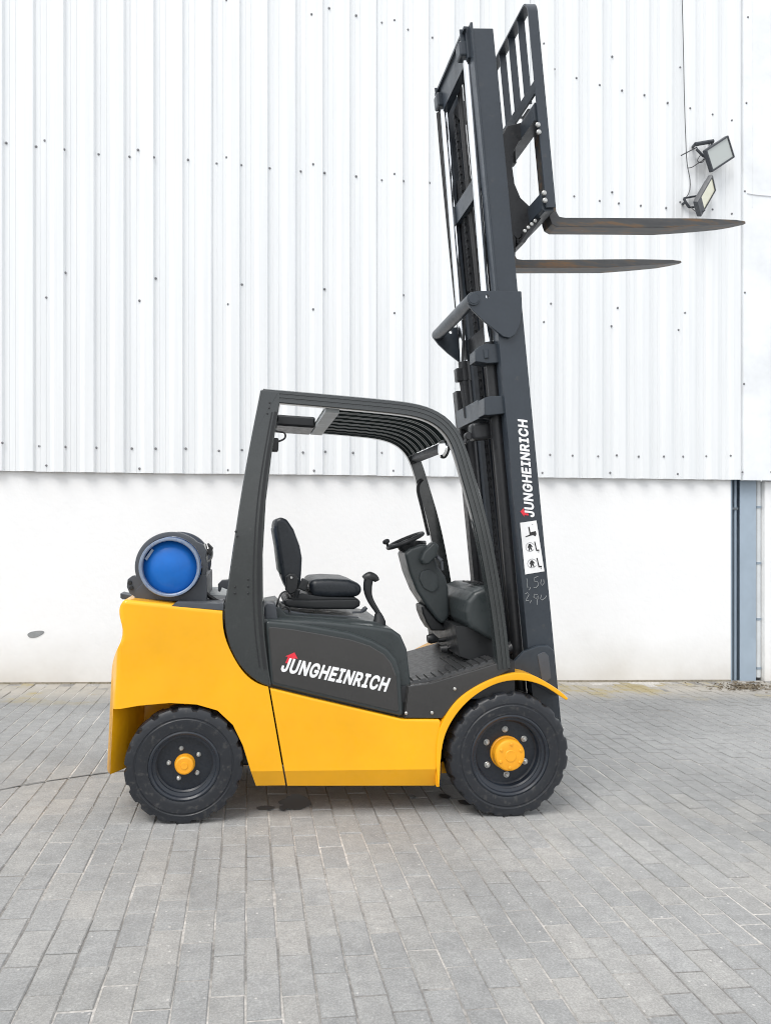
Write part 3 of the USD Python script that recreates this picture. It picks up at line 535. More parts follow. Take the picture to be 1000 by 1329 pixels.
# wheels
def wheel(c, R, w, rim_r, disc_r, hub_r, hub_out, nuts, nut_r, phase, y0, deep):
    """Solid tyre with shoulder lugs, dished rim, hub and nuts; outer face at y0."""
    N = 180; lug = 20 if R > 0.3 else 18
    prof = [(rim_r, y0 + 0.020), (rim_r + 0.006, y0 + 0.006), (rim_r + 0.02, y0 + 0.001), (R * 0.80, y0), (R * 0.815, y0 + 0.004), (R * 0.83, y0 + 0.004), (R * 0.845, y0 + 0.001), (R * 0.90, y0 + 0.003), (R * 0.955, y0 + 0.007), (R * 0.99, y0 + 0.014), (R, y0 + 0.030),
            (R, y0 + 0.07), (R, y0 + w / 2), (R, y0 + w - 0.07), (R, y0 + w - 0.045), (R * 0.98, y0 + w - 0.02), (R * 0.9, y0 + w - 0.003), (rim_r, y0 + w)]
    def mod(a, i):
        s = np.mod(a * lug / (2 * np.pi), 1.0); s2 = np.mod(s + 0.5, 1.0)
        near = np.isin(i, (8, 9, 10, 11)) & (s < 0.26); far_ = np.isin(i, (13, 14, 15)) & (s2 < 0.26)
        dl = 0.968 if R > 0.3 else 0.958
        depth = np.where(i == 8, 0.988, dl)
        m = np.where(near, depth, np.where(far_, 0.955, 1.0))
        return m * (1 + 0.0025 * np.sin(a * 7 + i))
    prim = obj('tyre', revolve_y(prof, N, (c[0], 0, c[1]), mod), RUBBER, fk, 30)
    d = y0 + deep
    rimp = [(rim_r + 0.002, y0 + 0.022), (rim_r + 0.004, y0 + 0.008), (rim_r - 0.004, y0 + 0.004), (rim_r - 0.012, y0 + 0.010), (rim_r - 0.016, y0 + 0.022), (rim_r - 0.030, y0 + 0.028), (disc_r + 0.012, y0 + 0.040), (disc_r + 0.004, y0 + 0.046), (disc_r, d - 0.006), (disc_r - 0.008, d), (hub_r + 0.015, d), (hub_r + 0.004, d - 0.004), (0, d - 0.004)]
    rim = obj('rim', revolve_y(rimp, 96, (c[0], 0, c[1])), RIM, prim, 30)
    hy = y0 + hub_out
    hubm = solid([(0, hy), (hub_r * 0.35, hy), (hub_r * 0.38, hy + 0.003), (hub_r * 0.80, hy + 0.003), (hub_r * 0.93, hy + 0.007), (hub_r, hy + 0.016), (hub_r, d - 0.02), (hub_r * 1.06, d - 0.016), (hub_r * 1.06, d + 0.01), (0, d + 0.01)], 56, (c[0], 0, c[1]))
    if nuts == 6: hubm = cat(hubm, *[cyl_y(c[0] + 0.062 * math.cos(k * math.pi / 3 + .5), c[1] + 0.062 * math.sin(k * math.pi / 3 + .5), hy - 0.002, hy + 0.012, 0.008, 0.002, 12) for k in range(6)])
    obj('hub', hubm, HUB, prim, 30)
    for k in range(nuts):
        a = phase + k * 2 * math.pi / nuts; nx, nz = c[0] + nut_r * math.cos(a), c[1] + nut_r * math.sin(a)
        obj('wheel_nut', cat(cyl_y(nx, nz, d - 0.007, d + 0.004, 0.0175 if nuts == 6 else 0.012, 0.002, 18), hexnut(nx, nz, d - 0.018, d - 0.006, 0.0125 if nuts == 6 else 0.009), cyl_y(nx, nz, d - 0.024, d - 0.016, 0.007 if nuts == 6 else 0.005, 0.001, 10)), STEEL, prim, 35)
    return prim
RF, RR = 0.330, 0.287
FA, RA = (1.672, 0.328), (0.0, 0.286)
for far_side in (False, True):
    for c, R, w, rr, dr, hr, ho, nn, nr, ph, y0, dp_ in ((FA, RF, 0.195, 0.212, 0.172, 0.083, -0.005, 6, 0.122, 1.65, 0.0, 0.080), (RA, RR, 0.165, 0.168, 0.142, 0.047, 0.012, 5, 0.078, 1.85, 0.006, 0.062)):
        if not far_side: wheel(c, R, w, rr, dr, hr, ho, nn, nr, ph, y0, dp_)
        else:
            t = solid([(rr, YF + 0.03 - 0.02), (R * 0.95, YF + 0.03 - 0.005), (R, YF - 0.02), (R, YF + 0.03 - w), (R * 0.95, YF + 0.03 - w - 0.0), (0.05, YF + 0.03 - w + 0.02)], 80, (c[0], 0, c[1]))
            obj('tyre', t, RUBBER, fk, 30)

# operator guard: rear posts, swept bars, roof slats
post = [(0.288, 2.171), (0.265, 2.014), (0.23, 1.761), (0.195, 1.45), (0.169, 1.173), (0.161, 1.026), (0.176, 0.931), (0.214, 0.835), (0.283, 0.744), (0.392, 0.679), (0.412, 0.671), (0.393, 0.76), (0.367, 0.915), (0.35, 1.07), (0.336, 1.34), (0.34, 1.612), (0.358, 1.846), (0.387, 2.112), (0.385, 2.167)]
post = [tuple(q) for q in spline(post[:10], 50)] + post[10:]
pm = prism(rpoly(post, 0.003, 0.002), YN - 0.004, YN + 0.062, 0.010, 3)
obj('guard_post', pm, GUARD, fk, 30); obj('guard_post', mirror_y(pm), GUARD, fk, 30)
seal = [(0.374, 2.061), (0.345, 1.845), (0.326, 1.611), (0.321, 1.34), (0.335, 1.069), (0.353, 0.915), (0.377, 0.768)]
sl = sweep_xz(spline(seal, 40), [(-0.012, YN - 0.009), (0.004, YN - 0.009), (0.004, YN + 0.01), (-0.012, YN + 0.01)])
sl2 = sweep_xz(spline([(0.351, 2.059), (0.322, 1.844), (0.3, 1.61), (0.293, 1.339), (0.304, 1.069), (0.325, 0.895), (0.346, 0.775)], 40), [(-0.004, YN - 0.007), (0.003, YN - 0.007), (0.003, YN + 0.01), (-0.004, YN + 0.01)])
obj('post_seal', cat(sl, sl2), PLAST, fk, 30); obj('post_seal', mirror_y(cat(sl, sl2)), PLAST, fk, 30)
pts = []
for q_ in [(0.207, 1.174), (0.208, 1.143), (0.27, 1.214), (0.271, 1.179), (0.273, 1.145), (0.207, 1.428), (0.198, 1.451)]:
    pts.append(cyl_y(q_[0], q_[1], YN - 0.009, YN + 0.002, 0.006, 0.002, 12))
for q_ in [(0.337, 2.105), (0.335, 2.078), (0.328, 2.05)]:
    pts.append(cyl_y(q_[0], q_[1], YN - 0.008, YN + 0.002, 0.005, 0.002, 12))
for m_ in pts: obj('post_screw', m_, PLAST, fk)
bar_px = [(0.301, 2.143), (0.529, 2.14), (0.767, 2.136), (0.968, 2.131), (1.071, 2.124), (1.158, 2.106), (1.234, 2.069), (1.295, 2.008), (1.341, 1.918), (1.384, 1.798), (1.437, 1.647), (1.491, 1.466), (1.543, 1.255), (1.587, 1.04), (1.628, 0.783)]
bar = spline(bar_px, 70)
wd = np.interp(np.linspace(0, 1, 70), [0, 0.45, 0.7, 1], [0.034, 0.036, 0.040, 0.038])
pr = np.array([(-1, 0.010), (-0.85, 0.0), (-0.44, 0.0), (-0.40, 0.004), (-0.20, 0.004), (-0.16, -0.001), (0.20, -0.001), (0.24, 0.003), (0.38, 0.003), (0.42, -0.0005), (0.86, 0.0), (1, 0.010), (1, 0.048), (-1, 0.048)])
P_, t_ = frames(bar); nrm = np.stack([-t_[:, 1], t_[:, 0]], 1)
v = np.concatenate([np.column_stack([P_[k, 0] + nrm[k, 0] * pr[:, 0] * wd[k], YN + pr[:, 1], P_[k, 1] + nrm[k, 1] * pr[:, 0] * wd[k]]) for k in range(70)])
bm = skin_concave(v, 70, len(pr), pr)
obj('guard_bar', bm, GUARD, fk, 30); obj('guard_bar', mirror_y(bm), GUARD, fk, 30)
ip = [k for k in range(70) if [(0.628, 2.138)][0][0] <= bar[k, 0] and k <= int(70 * 0.455)]
sp = np.array([bar[k] for k in ip])
SLAT = paint('green_black_slat', (0.022, 0.032, 0.032), 0.35, scale=4)
for k in range(7):
    y = 0.115 + k * 0.1365
    obj('roof_slat', sweep_xz(sp, [(-0.024, y), (-0.024, y + 0.012), (-0.006, y + 0.012), (-0.006, y + 0.098), (-0.024, y + 0.098), (-0.024, y + 0.110), (0.004, y + 0.110), (0.004, y)]), SLAT, fk, 30)
e_ = sp[-1]; s_ = sp[0]
obj('roof_crossbar', prism([(e_[0] - 0.005, e_[1] - 0.04), (e_[0] + 0.035, e_[1] - 0.055), (e_[0] + 0.04, e_[1] - 0.03), (e_[0] + 0.0, e_[1] - 0.008)], YN + 0.06, YF - 0.06, 0.003), BRACK, fk)
obj('roof_crossbar', box(s_[0] - 0.01, s_[0] + 0.062, YN + 0.06, YF - 0.06, s_[1] - 0.05, s_[1] - 0.03, 0.003), paint('pale_grey_paint', (0.34, 0.36, 0.36), 0.5), fk)
r0 = [(0.343, 2.14)][0]
obj('roof_crossbar', box(r0[0] - 0.03, r0[0] + 0.05, YN + 0.06, YF - 0.06, r0[1] - 0.03, r0[1] + 0.03, 0.006), GUARD, fk)
obj('roof_console', box(r0[0] + 0.05, s_[0] - 0.012, 0.70, YF - 0.062, r0[1] - 0.055, r0[1] + 0.01, 0.012), PLAST, fk)
hd = spline([(*p, 1.06) for p in [(1.371, 1.841), (1.345, 1.799), (1.362, 1.699), (1.399, 1.573), (1.429, 1.473)]], 24)[:, [0, 2, 1]]
obj('grab_handle', tube(hd, 0.011, 8), PLAST, fk, 40)
# mirror hanging under the roof front
mc = [(1.287, 1.956)][0]
mm = solid([(0, -0.012), (0.05, -0.010), (0.066, 0.0), (0.066, 0.010), (0, 0.010)], 32)
Rm = trimesh.transformations.euler_matrix(0.0, 0.1, math.radians(-58))[:3, :3]
mm.vertices *= [0.62, 1, 0.9]
obj('driving_mirror', cat(xf(mm, Rm, (mc[0], 0.20, mc[1])), tube([(mc[0] + 0.01, 0.20, mc[1] + 0.07), (mc[0] + 0.02, 0.17, mc[1] + 0.13)], 0.012, 8)), PLAST, fk, 30)
gl = solid([(0, -0.0155), (0.045, -0.0145), (0.060, -0.006), (0.060, 0.0), (0, 0.0)], 32); gl.vertices *= [0.62, 1, 0.9]
obj('mirror_glass', xf(gl, Rm, (mc[0], 0.20, mc[1])), MIRROR, fk, 30)
obj('roof_wire', tube(spline([(*p, 0.10) for p in [(0.368, 1.988), (0.388, 1.973), (0.42, 1.967), (0.425, 1.948), (0.402, 1.927), (0.379, 1.917), (0.377, 1.873)]], 30)[:, [0, 2, 1]], 0.005, 6), HOSE, fk, 40)
sq_ = [(0.375, 1.905)][0]
obj('switch_box', rounded(0.035, 0.05, 0.07, 0.008, (sq_[0], 0.12, sq_[1])), PLAST, fk)

# engine hood and logo panel
hood = [(0.31, 0.998), (0.372, 1.012), (0.652, 1.01), (0.925, 0.988), (1.024, 0.974), (1.071, 0.943), (1.107, 0.87), (1.136, 0.691), (1.124, 0.496), (0.384, 0.649), (0.321, 0.747)]
obj('hood', prism(rpoly(hood, 0.01, 0.004), 0.075, YF - 0.045, 0.02, 4), PLASTG, fk, 30)
skirt = [(0.363, 1.008), (0.502, 0.999), (0.647, 0.979), (0.799, 0.955), (0.916, 0.917), (0.995, 0.875), (1.042, 0.824), (1.069, 0.752), (1.092, 0.525), (0.404, 0.683)]
sk_in = [(0.379, 0.981), (0.503, 0.97), (0.648, 0.948), (0.8, 0.923), (0.901, 0.893), (0.976, 0.851), (1.018, 0.804), (1.046, 0.74), (1.068, 0.551), (0.416, 0.699)]
obj('hood_skirt', prism(rpoly(skirt, 0.004, 0.002), YN + 0.004, 0.10, 0.014, 4), PLASTG, fk, 30)
obj('side_panel', prism(rpoly(sk_in, 0.012, 0.002), YN - 0.002, 0.05, 0.005, 2), PANEL, fk, 30)
obj('side_panel', mirror_y(prism(rpoly(skirt, 0.004, 0.002), YN, 0.08, 0.01, 2)), PANEL, fk, 30)
# lettering
def letters(text, h, squeeze, shear):
    out, x = [], 0.0
    for ch in text:
        m = glyph(ch, h); a, b = m.vertices[:, 0].min(), m.vertices[:, 0].max(); m.vertices[:, 0] += x - a; x += b - a + 0.15 * h; out.append(m)
    m = cat(*out); v = m.vertices
    v[:, 0] = v[:, 0] * squeeze + v[:, 1] * shear; return m
def glyph(text, h):
    g = meshkit.text_mesh(text, h, 0.0012, bold=True).section([0, 0, 1], [0, 0, 0.0006])
    rings = [Polygon(np.asarray(d)[:, :2]) for d in g.discrete]
    rings.sort(key=lambda r: -r.area); sh = Polygon()
    for r in rings: sh = sh.symmetric_difference(r)
    sh = sh.buffer(h * 0.035, join_style='mitre').simplify(h * 0.004)
    return cat(*[trimesh.creation.extrude_polygon(p, 0.0012, engine='earcut') for p in getattr(sh, 'geoms', [sh])])
def place(m, o, ux, uz, y, thick=-1):
    """Text plane coordinates (x, y, depth) laid on a side face: o, reading direction ux and up direction uz in (x, z)."""
    v = m.vertices; X = o[0] + v[:, 0] * ux[0] + v[:, 1] * uz[0]; Z = o[1] + v[:, 0] * ux[1] + v[:, 1] * uz[1]
    r = trimesh.Trimesh(np.column_stack([X, y - v[:, 2], Z]), m.faces, process=False)
    if r.volume < 0: r.invert()
    return r
def logo(o, e, uz, y, h, red_h, parent):
    d = np.array(e) - np.array(o); L = np.linalg.norm(d); ux = d / L
    m = letters('JUNGHEINRICH', h, 1.0, 0.2); w = m.vertices[:, 0].max() - m.vertices[:, 0].min(); m.vertices[:, 0] -= m.vertices[:, 0].min(); m.vertices[:, 0] *= L / w
    obj('lettering', place(m, o, ux, uz, y), WHITE, parent, False)
    s = h
    arrow = [(0.10, 0.62), (0.10, 1.12), (-0.10, 1.12), (0.42, 1.55), (0.86, 1.12), (0.62, 1.12), (0.62, 1.02), (0.34, 1.02), (0.30, 0.62)]
    am = trimesh.creation.extrude_polygon(Polygon([(a * s + b * s * 0.2, b * s) for a, b in arrow]), 0.0011, engine='earcut')
    obj('logo_arrow', place(am, o, ux, uz, y), RED, parent, False)
o, e = [(0.45, 0.761), (1.004, 0.658)]
d = np.array(e) - np.array(o); d /= np.linalg.norm(d)
logo(o, e, (-d[1], d[0]), YN - 0.0022, 0.066, 0, fk)

# step side plate, floor and mats
step = [(1.109, 0.685), (1.236, 0.704), (1.355, 0.739), (1.463, 0.771), (1.588, 0.811), (1.671, 0.783), (1.571, 0.725), (1.463, 0.673), (1.381, 0.614), (1.322, 0.537), (1.302, 0.517), (1.096, 0.519)]
obj('step_plate', prism(rpoly(step, 0.002, 0.002), YN + 0.006, 0.16, 0.006), PANEL, fk, 30)
for q_ in [(1.107, 0.545), (1.245, 0.547), (1.362, 0.673)]:
    obj('panel_bolt', cat(cyl_y(*q_, YN - 0.001, YN + 0.008, 0.0085, 0.002, 14), hexnut(*q_, YN - 0.005, YN, 0.0055)), STEEL, fk)
fl = [(1.079, 0.678), (1.128, 0.687), (1.243, 0.706), (1.363, 0.738), (1.472, 0.772), (1.598, 0.812), (1.697, 0.82), (1.706, 0.625), (1.082, 0.594)]
obj('floor', prism(fl, 0.06, 0.95, 0.004), MASTD, fk, 30)
flt = np.array([(1.132, 0.687), (1.243, 0.706), (1.363, 0.738), (1.472, 0.772), (1.598, 0.812)]); slen = spline(flt, 30)
obj('floor_mat', sweep_xz(slen, [(0.001, 0.075), (0.010, 0.078), (0.010, 0.93), (0.001, 0.93)]), MATR, fk, 30)
cum = np.r_[0, np.cumsum(np.linalg.norm(np.diff(slen, axis=0), axis=1))]
for k, s1 in enumerate(np.arange(0.02, cum[-1] - 0.03, 0.042)):
    q0 = [np.interp(s1, cum, slen[:, j]) for j in (0, 1)]; q1 = [np.interp(s1 + 0.028, cum, slen[:, j]) for j in (0, 1)]
    short = s1 < 0.26
    obj('mat_rib', sweep_xz([q0, q1], [(0.009, 0.085), (0.0165, 0.088), (0.0165, 0.21 if short else 0.50), (0.009, 0.213 if short else 0.503)]), MATR, fk, False)
obj('fender_plate', prism([(1.337, 0.68), (1.391, 0.721), (1.467, 0.759), (1.622, 0.78), (1.627, 0.659)], 1.0, 1.12, 0.004), YEL, fk)
# front cowl, console, column, wheel
cowl = [(1.646, 1.182), (1.592, 1.202), (1.54, 1.2), (1.484, 1.173), (1.447, 1.122), (1.437, 1.063), (1.448, 1.009), (1.475, 0.976), (1.538, 0.944), (1.627, 0.903), (1.694, 0.896)]
cm = prism(rpoly(cowl, 0.012, 0.004), 0.16, 0.80, 0.03, 5)
obj('dash_cowl', cm, PLASTG, fk, 30)
obj('dash_vent', cat(*[box(1.50 + k * 0.022, 1.512 + k * 0.022, 0.32, 0.46, [(1.583, 1.217)][0][1] - 0.005, [(1.583, 1.217)][0][1] + 0.004, 0.002) for k in range(4)]), PLAST, fk)
fw = [(1.4, 0.984), (1.524, 0.973), (1.668, 0.934), (1.74, 0.733), (1.632, 0.749), (1.506, 0.79), (1.434, 0.814)]
obj('firewall', prism(fw, 0.22, 0.95, 0.004), PLAST, fk)
con = [(1.151, 1.361), (1.181, 1.393), (1.253, 1.423), (1.29, 1.415), (1.323, 1.381), (1.355, 1.292), (1.399, 1.24), (1.42, 1.178), (1.432, 1.008), (1.402, 0.954), (1.354, 0.993), (1.287, 1.071), (1.233, 1.146), (1.183, 1.255)]
obj('steering_console', prism(rpoly(con, 0.008, 0.006), 0.46, 0.70, 0.02, 4), PLASTG, fk, 30)
con2 = [(1.265, 1.099), (1.313, 1.038), (1.372, 0.976), (1.419, 0.946), (1.435, 0.919), (1.337, 0.917), (1.303, 0.966), (1.277, 1.023)]
obj('console_cover', prism(rpoly(con2, 0.006, 0.004), 0.49, 0.67, 0.012, 3), PLAST, fk, 30)
c3 = [(1.247, 1.263), (1.301, 1.282), (1.349, 1.24), (1.361, 1.177), (1.326, 1.141), (1.27, 1.166), (1.24, 1.218)]
obj('console_pocket', prism(rpoly(c3, 0.025, 0.002), 0.448, 0.47, 0.007), PLASTG, fk, 30)
c4 = [(1.234, 1.33), (1.25, 1.379), (1.307, 1.439), (1.339, 1.418), (1.328, 1.356), (1.285, 1.31), (1.254, 1.304)]
obj('display_pod', prism(rpoly(c4, 0.01, 0.002), 0.40, 0.50, 0.014, 3), PLASTG, fk, 30)
lv = [(1.333, 1.356), (1.361, 1.33), (1.368, 1.277)]
obj('direction_lever', cat(tube([(lv[0][0], 0.44, lv[0][1]), (lv[1][0], 0.42, lv[1][1])], 0.012, 10), tube([(lv[1][0], 0.42, lv[1][1]), (lv[2][0], 0.42, lv[2][1])], 0.008, 8)), BRACK, fk, 40)
wa, wb = [np.array(p) for p in [(1.063, 1.383), (1.287, 1.49)]]
wc, wu = (wa + wb) / 2, (wb - wa); RW = np.linalg.norm(wu) / 2; wu /= np.linalg.norm(wu); wn = np.array([-wu[1], wu[0]])
def wheel_pt(r, a, h=0): return np.array([wc[0] + wu[0] * r * math.cos(a) + wn[0] * h, 0.58 + r * math.sin(a), wc[1] + wu[1] * r * math.cos(a) + wn[1] * h])
ring = []
for a in np.linspace(0, 2 * np.pi, 56, endpoint=False):
    for b in np.linspace(0, 2 * np.pi, 12, endpoint=False): ring.append(wheel_pt(RW - 0.016 + 0.015 * math.cos(b), a, 0.013 * math.sin(b)))
i, j = np.meshgrid(np.arange(56), np.arange(12), indexing='ij'); i2, j2 = (i + 1) % 56, (j + 1) % 12
q_ = np.stack([i * 12 + j, i2 * 12 + j, i2 * 12 + j2, i * 12 + j2], -1).reshape(-1, 4)
torus = trimesh.Trimesh(np.array(ring), np.vstack([q_[:, [0, 1, 2]], q_[:, [0, 2, 3]]]), process=False)
if torus.volume < 0: torus.invert()
sw = obj('steering_wheel', cat(torus, *[tube([wheel_pt(RW - 0.02, a), wheel_pt(0.03, a, -0.018)], [0.011, 0.014], 8) for a in (0.5, 2.6, 4.7)]), PLAST, fk, 40)
obj('wheel_boss', tube([wheel_pt(0, 0, 0.002), wheel_pt(0, 0, -0.012), wheel_pt(0, 0, -0.045), wheel_pt(0, 0, -0.06)], [0.03, 0.062, 0.055, 0.03], 24), PLAST, sw, 40)
obj('spinner_knob', cat(tube([wheel_pt(RW - 0.016, math.pi, 0.0), wheel_pt(RW - 0.016, math.pi, 0.03)], 0.008, 10), tube([wheel_pt(RW - 0.016, math.pi, 0.026), wheel_pt(RW - 0.016, math.pi, 0.034), wheel_pt(RW - 0.016, math.pi, 0.048), wheel_pt(RW - 0.016, math.pi, 0.054)], [0.012, 0.022, 0.021, 0.010], 16)), PLAST, sw, 40)
sh = [(1.272, 1.393)][0]
obj('column_shroud', tube([wheel_pt(0, 0, -0.05), (sh[0] + 0.01, 0.58, sh[1] - 0.02)], [0.05, 0.07], 18), PLAST, fk, 40)
pd = [(1.323, 0.87), (1.379, 0.862), (1.481, 0.873), (1.376, 0.822), (1.436, 0.832)]
obj('pedal', cat(tube([(pd[0][0] - 0.008, 0.5, pd[0][1]), (pd[0][0] + 0.02, 0.5, pd[0][1] + 0.002), (pd[1][0], 0.5, pd[1][1])], [0.022, 0.032, 0.014], 14), tube([(pd[1][0], 0.5, pd[1][1]), (pd[2][0], 0.5, pd[2][1])], 0.013, 10)), PLAST, fk, 40)
obj('pedal', cat(tube([(pd[3][0], 0.42, pd[3][1]), (pd[3][0] + 0.035, 0.42, pd[3][1] + 0.004)], [0.02, 0.026], 12), tube([(pd[3][0] + 0.03, 0.42, pd[3][1]), (pd[4][0] + 0.06, 0.42, pd[4][1] + 0.03)], 0.010, 10)), PLAST, fk, 40)
pk = [(1.429, 0.957), (1.476, 0.832)]
obj('pedal_arm', tube([(pk[0][0], 0.5, pk[0][1]), (pk[1][0], 0.5, pk[1][1])], 0.014, 10), STEEL, fk, 40)

# seat: parts about its own middle
back = [(0.394, 1.491), (0.401, 1.525), (0.43, 1.539), (0.464, 1.528), (0.504, 1.475), (0.541, 1.388), (0.557, 1.32), (0.557, 1.231), (0.552, 1.151), (0.49, 1.119), (0.453, 1.198), (0.421, 1.353)]
bk = prism(back, 0.36, 0.80, 0.024, 5)
seat = obj('seat_back', bk, VINYL, fk, 40)
shell = [(0.389, 1.482), (0.402, 1.517), (0.425, 1.459), (0.447, 1.354), (0.464, 1.24), (0.454, 1.185), (0.444, 1.185), (0.429, 1.269), (0.412, 1.374)]
obj('back_shell', prism(rpoly(shell, 0.003, 0.001), 0.375, 0.785, 0.02, 3), PLASTG, seat, 35)
cush = [(0.595, 1.183), (0.611, 1.203), (0.7, 1.212), (0.815, 1.211), (0.868, 1.194), (0.899, 1.167), (0.9, 1.137), (0.88, 1.117), (0.726, 1.109), (0.615, 1.112)]
obj('seat_cushion', prism(cush, 0.33, 0.83, 0.036, 6), VINYL, fk, 40)
cpan = [(0.607, 1.124), (0.638, 1.201), (0.579, 1.182), (0.548, 1.135), (0.566, 1.097), (0.685, 1.088), (0.865, 1.097), (0.89, 1.115)]
obj('cushion_base', prism(rpoly([(0.49, 1.103), (0.565, 1.127), (0.684, 1.113), (0.864, 1.114), (0.89, 1.106), (0.856, 1.092), (0.516, 1.079)], 0.003, 0.002), 0.35, 0.81, 0.01), PLAST, fk, 30)
susp = [(0.466, 1.082), (0.482, 1.099), (0.6, 1.094), (0.873, 1.106), (0.891, 1.089), (0.888, 1.063), (0.859, 1.045), (0.645, 1.04), (0.501, 1.045), (0.471, 1.056)]
obj('suspension_cover', prism(rpoly(susp, 0.006, 0.004), 0.35, 0.81, 0.015, 3), PLAST, fk, 30)
hub_ = [(0.472, 1.218), (0.492, 1.235), (0.521, 1.232), (0.543, 1.203), (0.538, 1.136), (0.497, 1.118), (0.471, 1.142)]
obj('recliner', prism(rpoly(hub_, 0.008, 0.002), 0.325, 0.37, 0.008, 3), PLAST, fk, 30)
q_ = [(0.501, 1.211)][0]; obj('recliner_bolt', cyl_y(*q_, 0.319, 0.33, 0.007, 0.002, 14), STEEL, fk)
bel = [(0.536, 1.154), (0.558, 1.214), (0.597, 1.198), (0.578, 1.139)]
obj('belt_buckle', cat(prism(rpoly(bel, 0.004, 0.002), 0.305, 0.335, 0.008, 2), tube([([(0.54, 1.146)][0][0], 0.32, [(0.54, 1.146)][0][1]), ([(0.529, 1.108)][0][0], 0.33, [(0.529, 1.108)][0][1])], 0.013, 10)), PLAST, fk, 30)
rail = [(0.427, 1.025), (0.485, 1.035), (0.604, 1.017), (0.874, 1.01), (0.88, 0.972), (0.691, 0.968), (0.429, 0.991)]
for m_ in (prism(rail, 0.30, 0.34, 0.005), prism(rail, 0.82, 0.86, 0.005)): obj('seat_rail', m_, BRACK, fk)
obj('seat_plate', prism([(0.37, 1.047), (0.438, 1.061), (0.481, 1.021), (0.863, 1.006), (0.961, 0.995), (1.018, 0.971), (0.667, 0.989), (0.368, 0.99)], 0.20, 0.92, 0.006), PLASTG, fk, 30)
obj('side_cover', prism(rpoly([(0.358, 1.068), (0.369, 1.087), (0.416, 1.082), (0.428, 0.999), (0.365, 0.993)], 0.004, 0.002), 0.12, 0.30, 0.008), BRACK, fk, 30)
lw = [(*p, ) for p in [(0.478, 1.137), (0.446, 1.123), (0.431, 1.085), (0.429, 1.023), (0.447, 0.99), (0.484, 0.995), (0.499, 1.025), (0.482, 1.053), (0.449, 1.044)]]
obj('seat_wire', tube(spline([(a, 0.30 - 0.02 * (k % 3), b) for k, (a, b) in enumerate(lw)], 50), 0.005, 8), HOSE, fk, 40)
al = [(0.844, 1.029), (0.895, 1.032), (0.911, 1.048)]; obj('adjust_lever', cat(tube([(al[0][0], .34, al[0][1]), (al[1][0], .34, al[1][1])], 0.006, 8), tube([(al[1][0], .34, al[1][1]), (al[2][0], .34, al[2][1]), (al[2][0] + 0.012, .34, al[2][1] + 0.012)], [0.008, 0.014, 0.010], 10)), BRACK, fk, 40)
# control lever with palm grip
jl = [(0.978, 0.976), (0.98, 1.022), (0.948, 1.076), (0.915, 1.138), (0.909, 1.179), (0.912, 1.221)]
jm = tube(spline([(a, 0.24, b) for a, b in jl], 30), np.interp(np.linspace(0, 1, 30), [0, 0.3, 0.6, 0.8, 1], [0.016, 0.014, 0.018, 0.024, 0.026]), 14)
jh = [(0.89, 1.22), (0.919, 1.234), (0.95, 1.226), (0.959, 1.214)]
obj('control_lever', cat(jm, tube(spline([(a, 0.24, b) for a, b in jh], 14), np.interp(np.linspace(0, 1, 14), [0, 0.4, 1], [0.022, 0.030, 0.014]), 14)), PLAST, fk, 45)
jb = [(0.978, 0.972), (0.981, 0.997), (0.976, 1.018), (0.971, 1.039)]
obj('lever_boot', tube([(a, 0.24, b) for a, b in jb], [0.040, 0.034, 0.026, 0.018], 18), PLAST, fk, 45)

# tank carrier, rear deck details
tk = [(-0.12, 1.257)][0]
bandm = man(cyl_y(*tk, 0.17, 0.27, 0.178, 0.004, 64)) - man(cyl_y(*tk, 0.1, 0.4, 0.156, 0, 64))
lug1 = man(prism(rpoly([(-0.332, 1.147), (-0.33, 1.186), (-0.305, 1.207), (-0.271, 1.196), (-0.225, 1.1), (-0.277, 1.091), (-0.316, 1.113)], 0.010, 0.003), 0.17, 0.22, 0.004))
lug2 = man(prism(rpoly([(-0.072, 1.411), (-0.018, 1.397), (0.029, 1.379), (0.054, 1.341), (0.048, 1.286), (0.016, 1.237), (-0.015, 1.323)], 0.006, 0.003), 0.17, 0.22, 0.004))
hole = man(cyl_y(*tk, 0.05, 0.6, 0.156, 0, 64))
obj('tank_strap', tm((bandm + lug1 + lug2) - hole), BRACK, fk, 30)
b2_ = cyl_y(*tk, 0.66, 0.72, 0.176, 0.004, 64)
obj('tank_strap', tm(man(b2_) - man(cyl_y(*tk, 0.5, 0.9, 0.156, 0, 64))), BRACK, fk, 30)
crad = [(-0.292, 1.09), (-0.287, 1.133), (-0.237, 1.189), (-0.112, 1.103), (-0.002, 1.197), (0.036, 1.226), (0.059, 1.215), (0.066, 1.073), (-0.042, 1.081)]
obj('tank_cradle', tm(man(prism(crad, 0.165, 0.80, 0.004)) - man(cyl_y(*tk, 0.0, 1.2, 0.1535, 0, 64))), BRACK, fk, 30)
for q_ in [(-0.318, 1.171), (-0.309, 1.144)]:
    obj('lug_pin', cyl_y(*q_, 0.160, 0.18, 0.011, 0.002, 16), PLAST, fk)
dk = [(-0.098, 1.062), (-0.066, 1.093), (0.162, 1.088), (0.164, 1.042)]
obj('deck_plate', prism([(-0.1, 1.069), (-0.071, 1.091), (0.153, 1.089), (0.155, 1.055)], 0.034, 1.1, 0.003), BRACK, fk)
dz_ = [(-0.063, 1.076), (0.147, 1.062)]
obj('deck_cover', prism([(dz_[0][0] - 0.2, dz_[0][1] - 0.02), (dz_[1][0] + 0.2, dz_[1][1] - 0.02), (dz_[1][0] + 0.2, dz_[1][1] - 0.06), (dz_[0][0] - 0.2, dz_[0][1] - 0.06)], 0.06, 1.08, 0.002), PLASTG, fk)
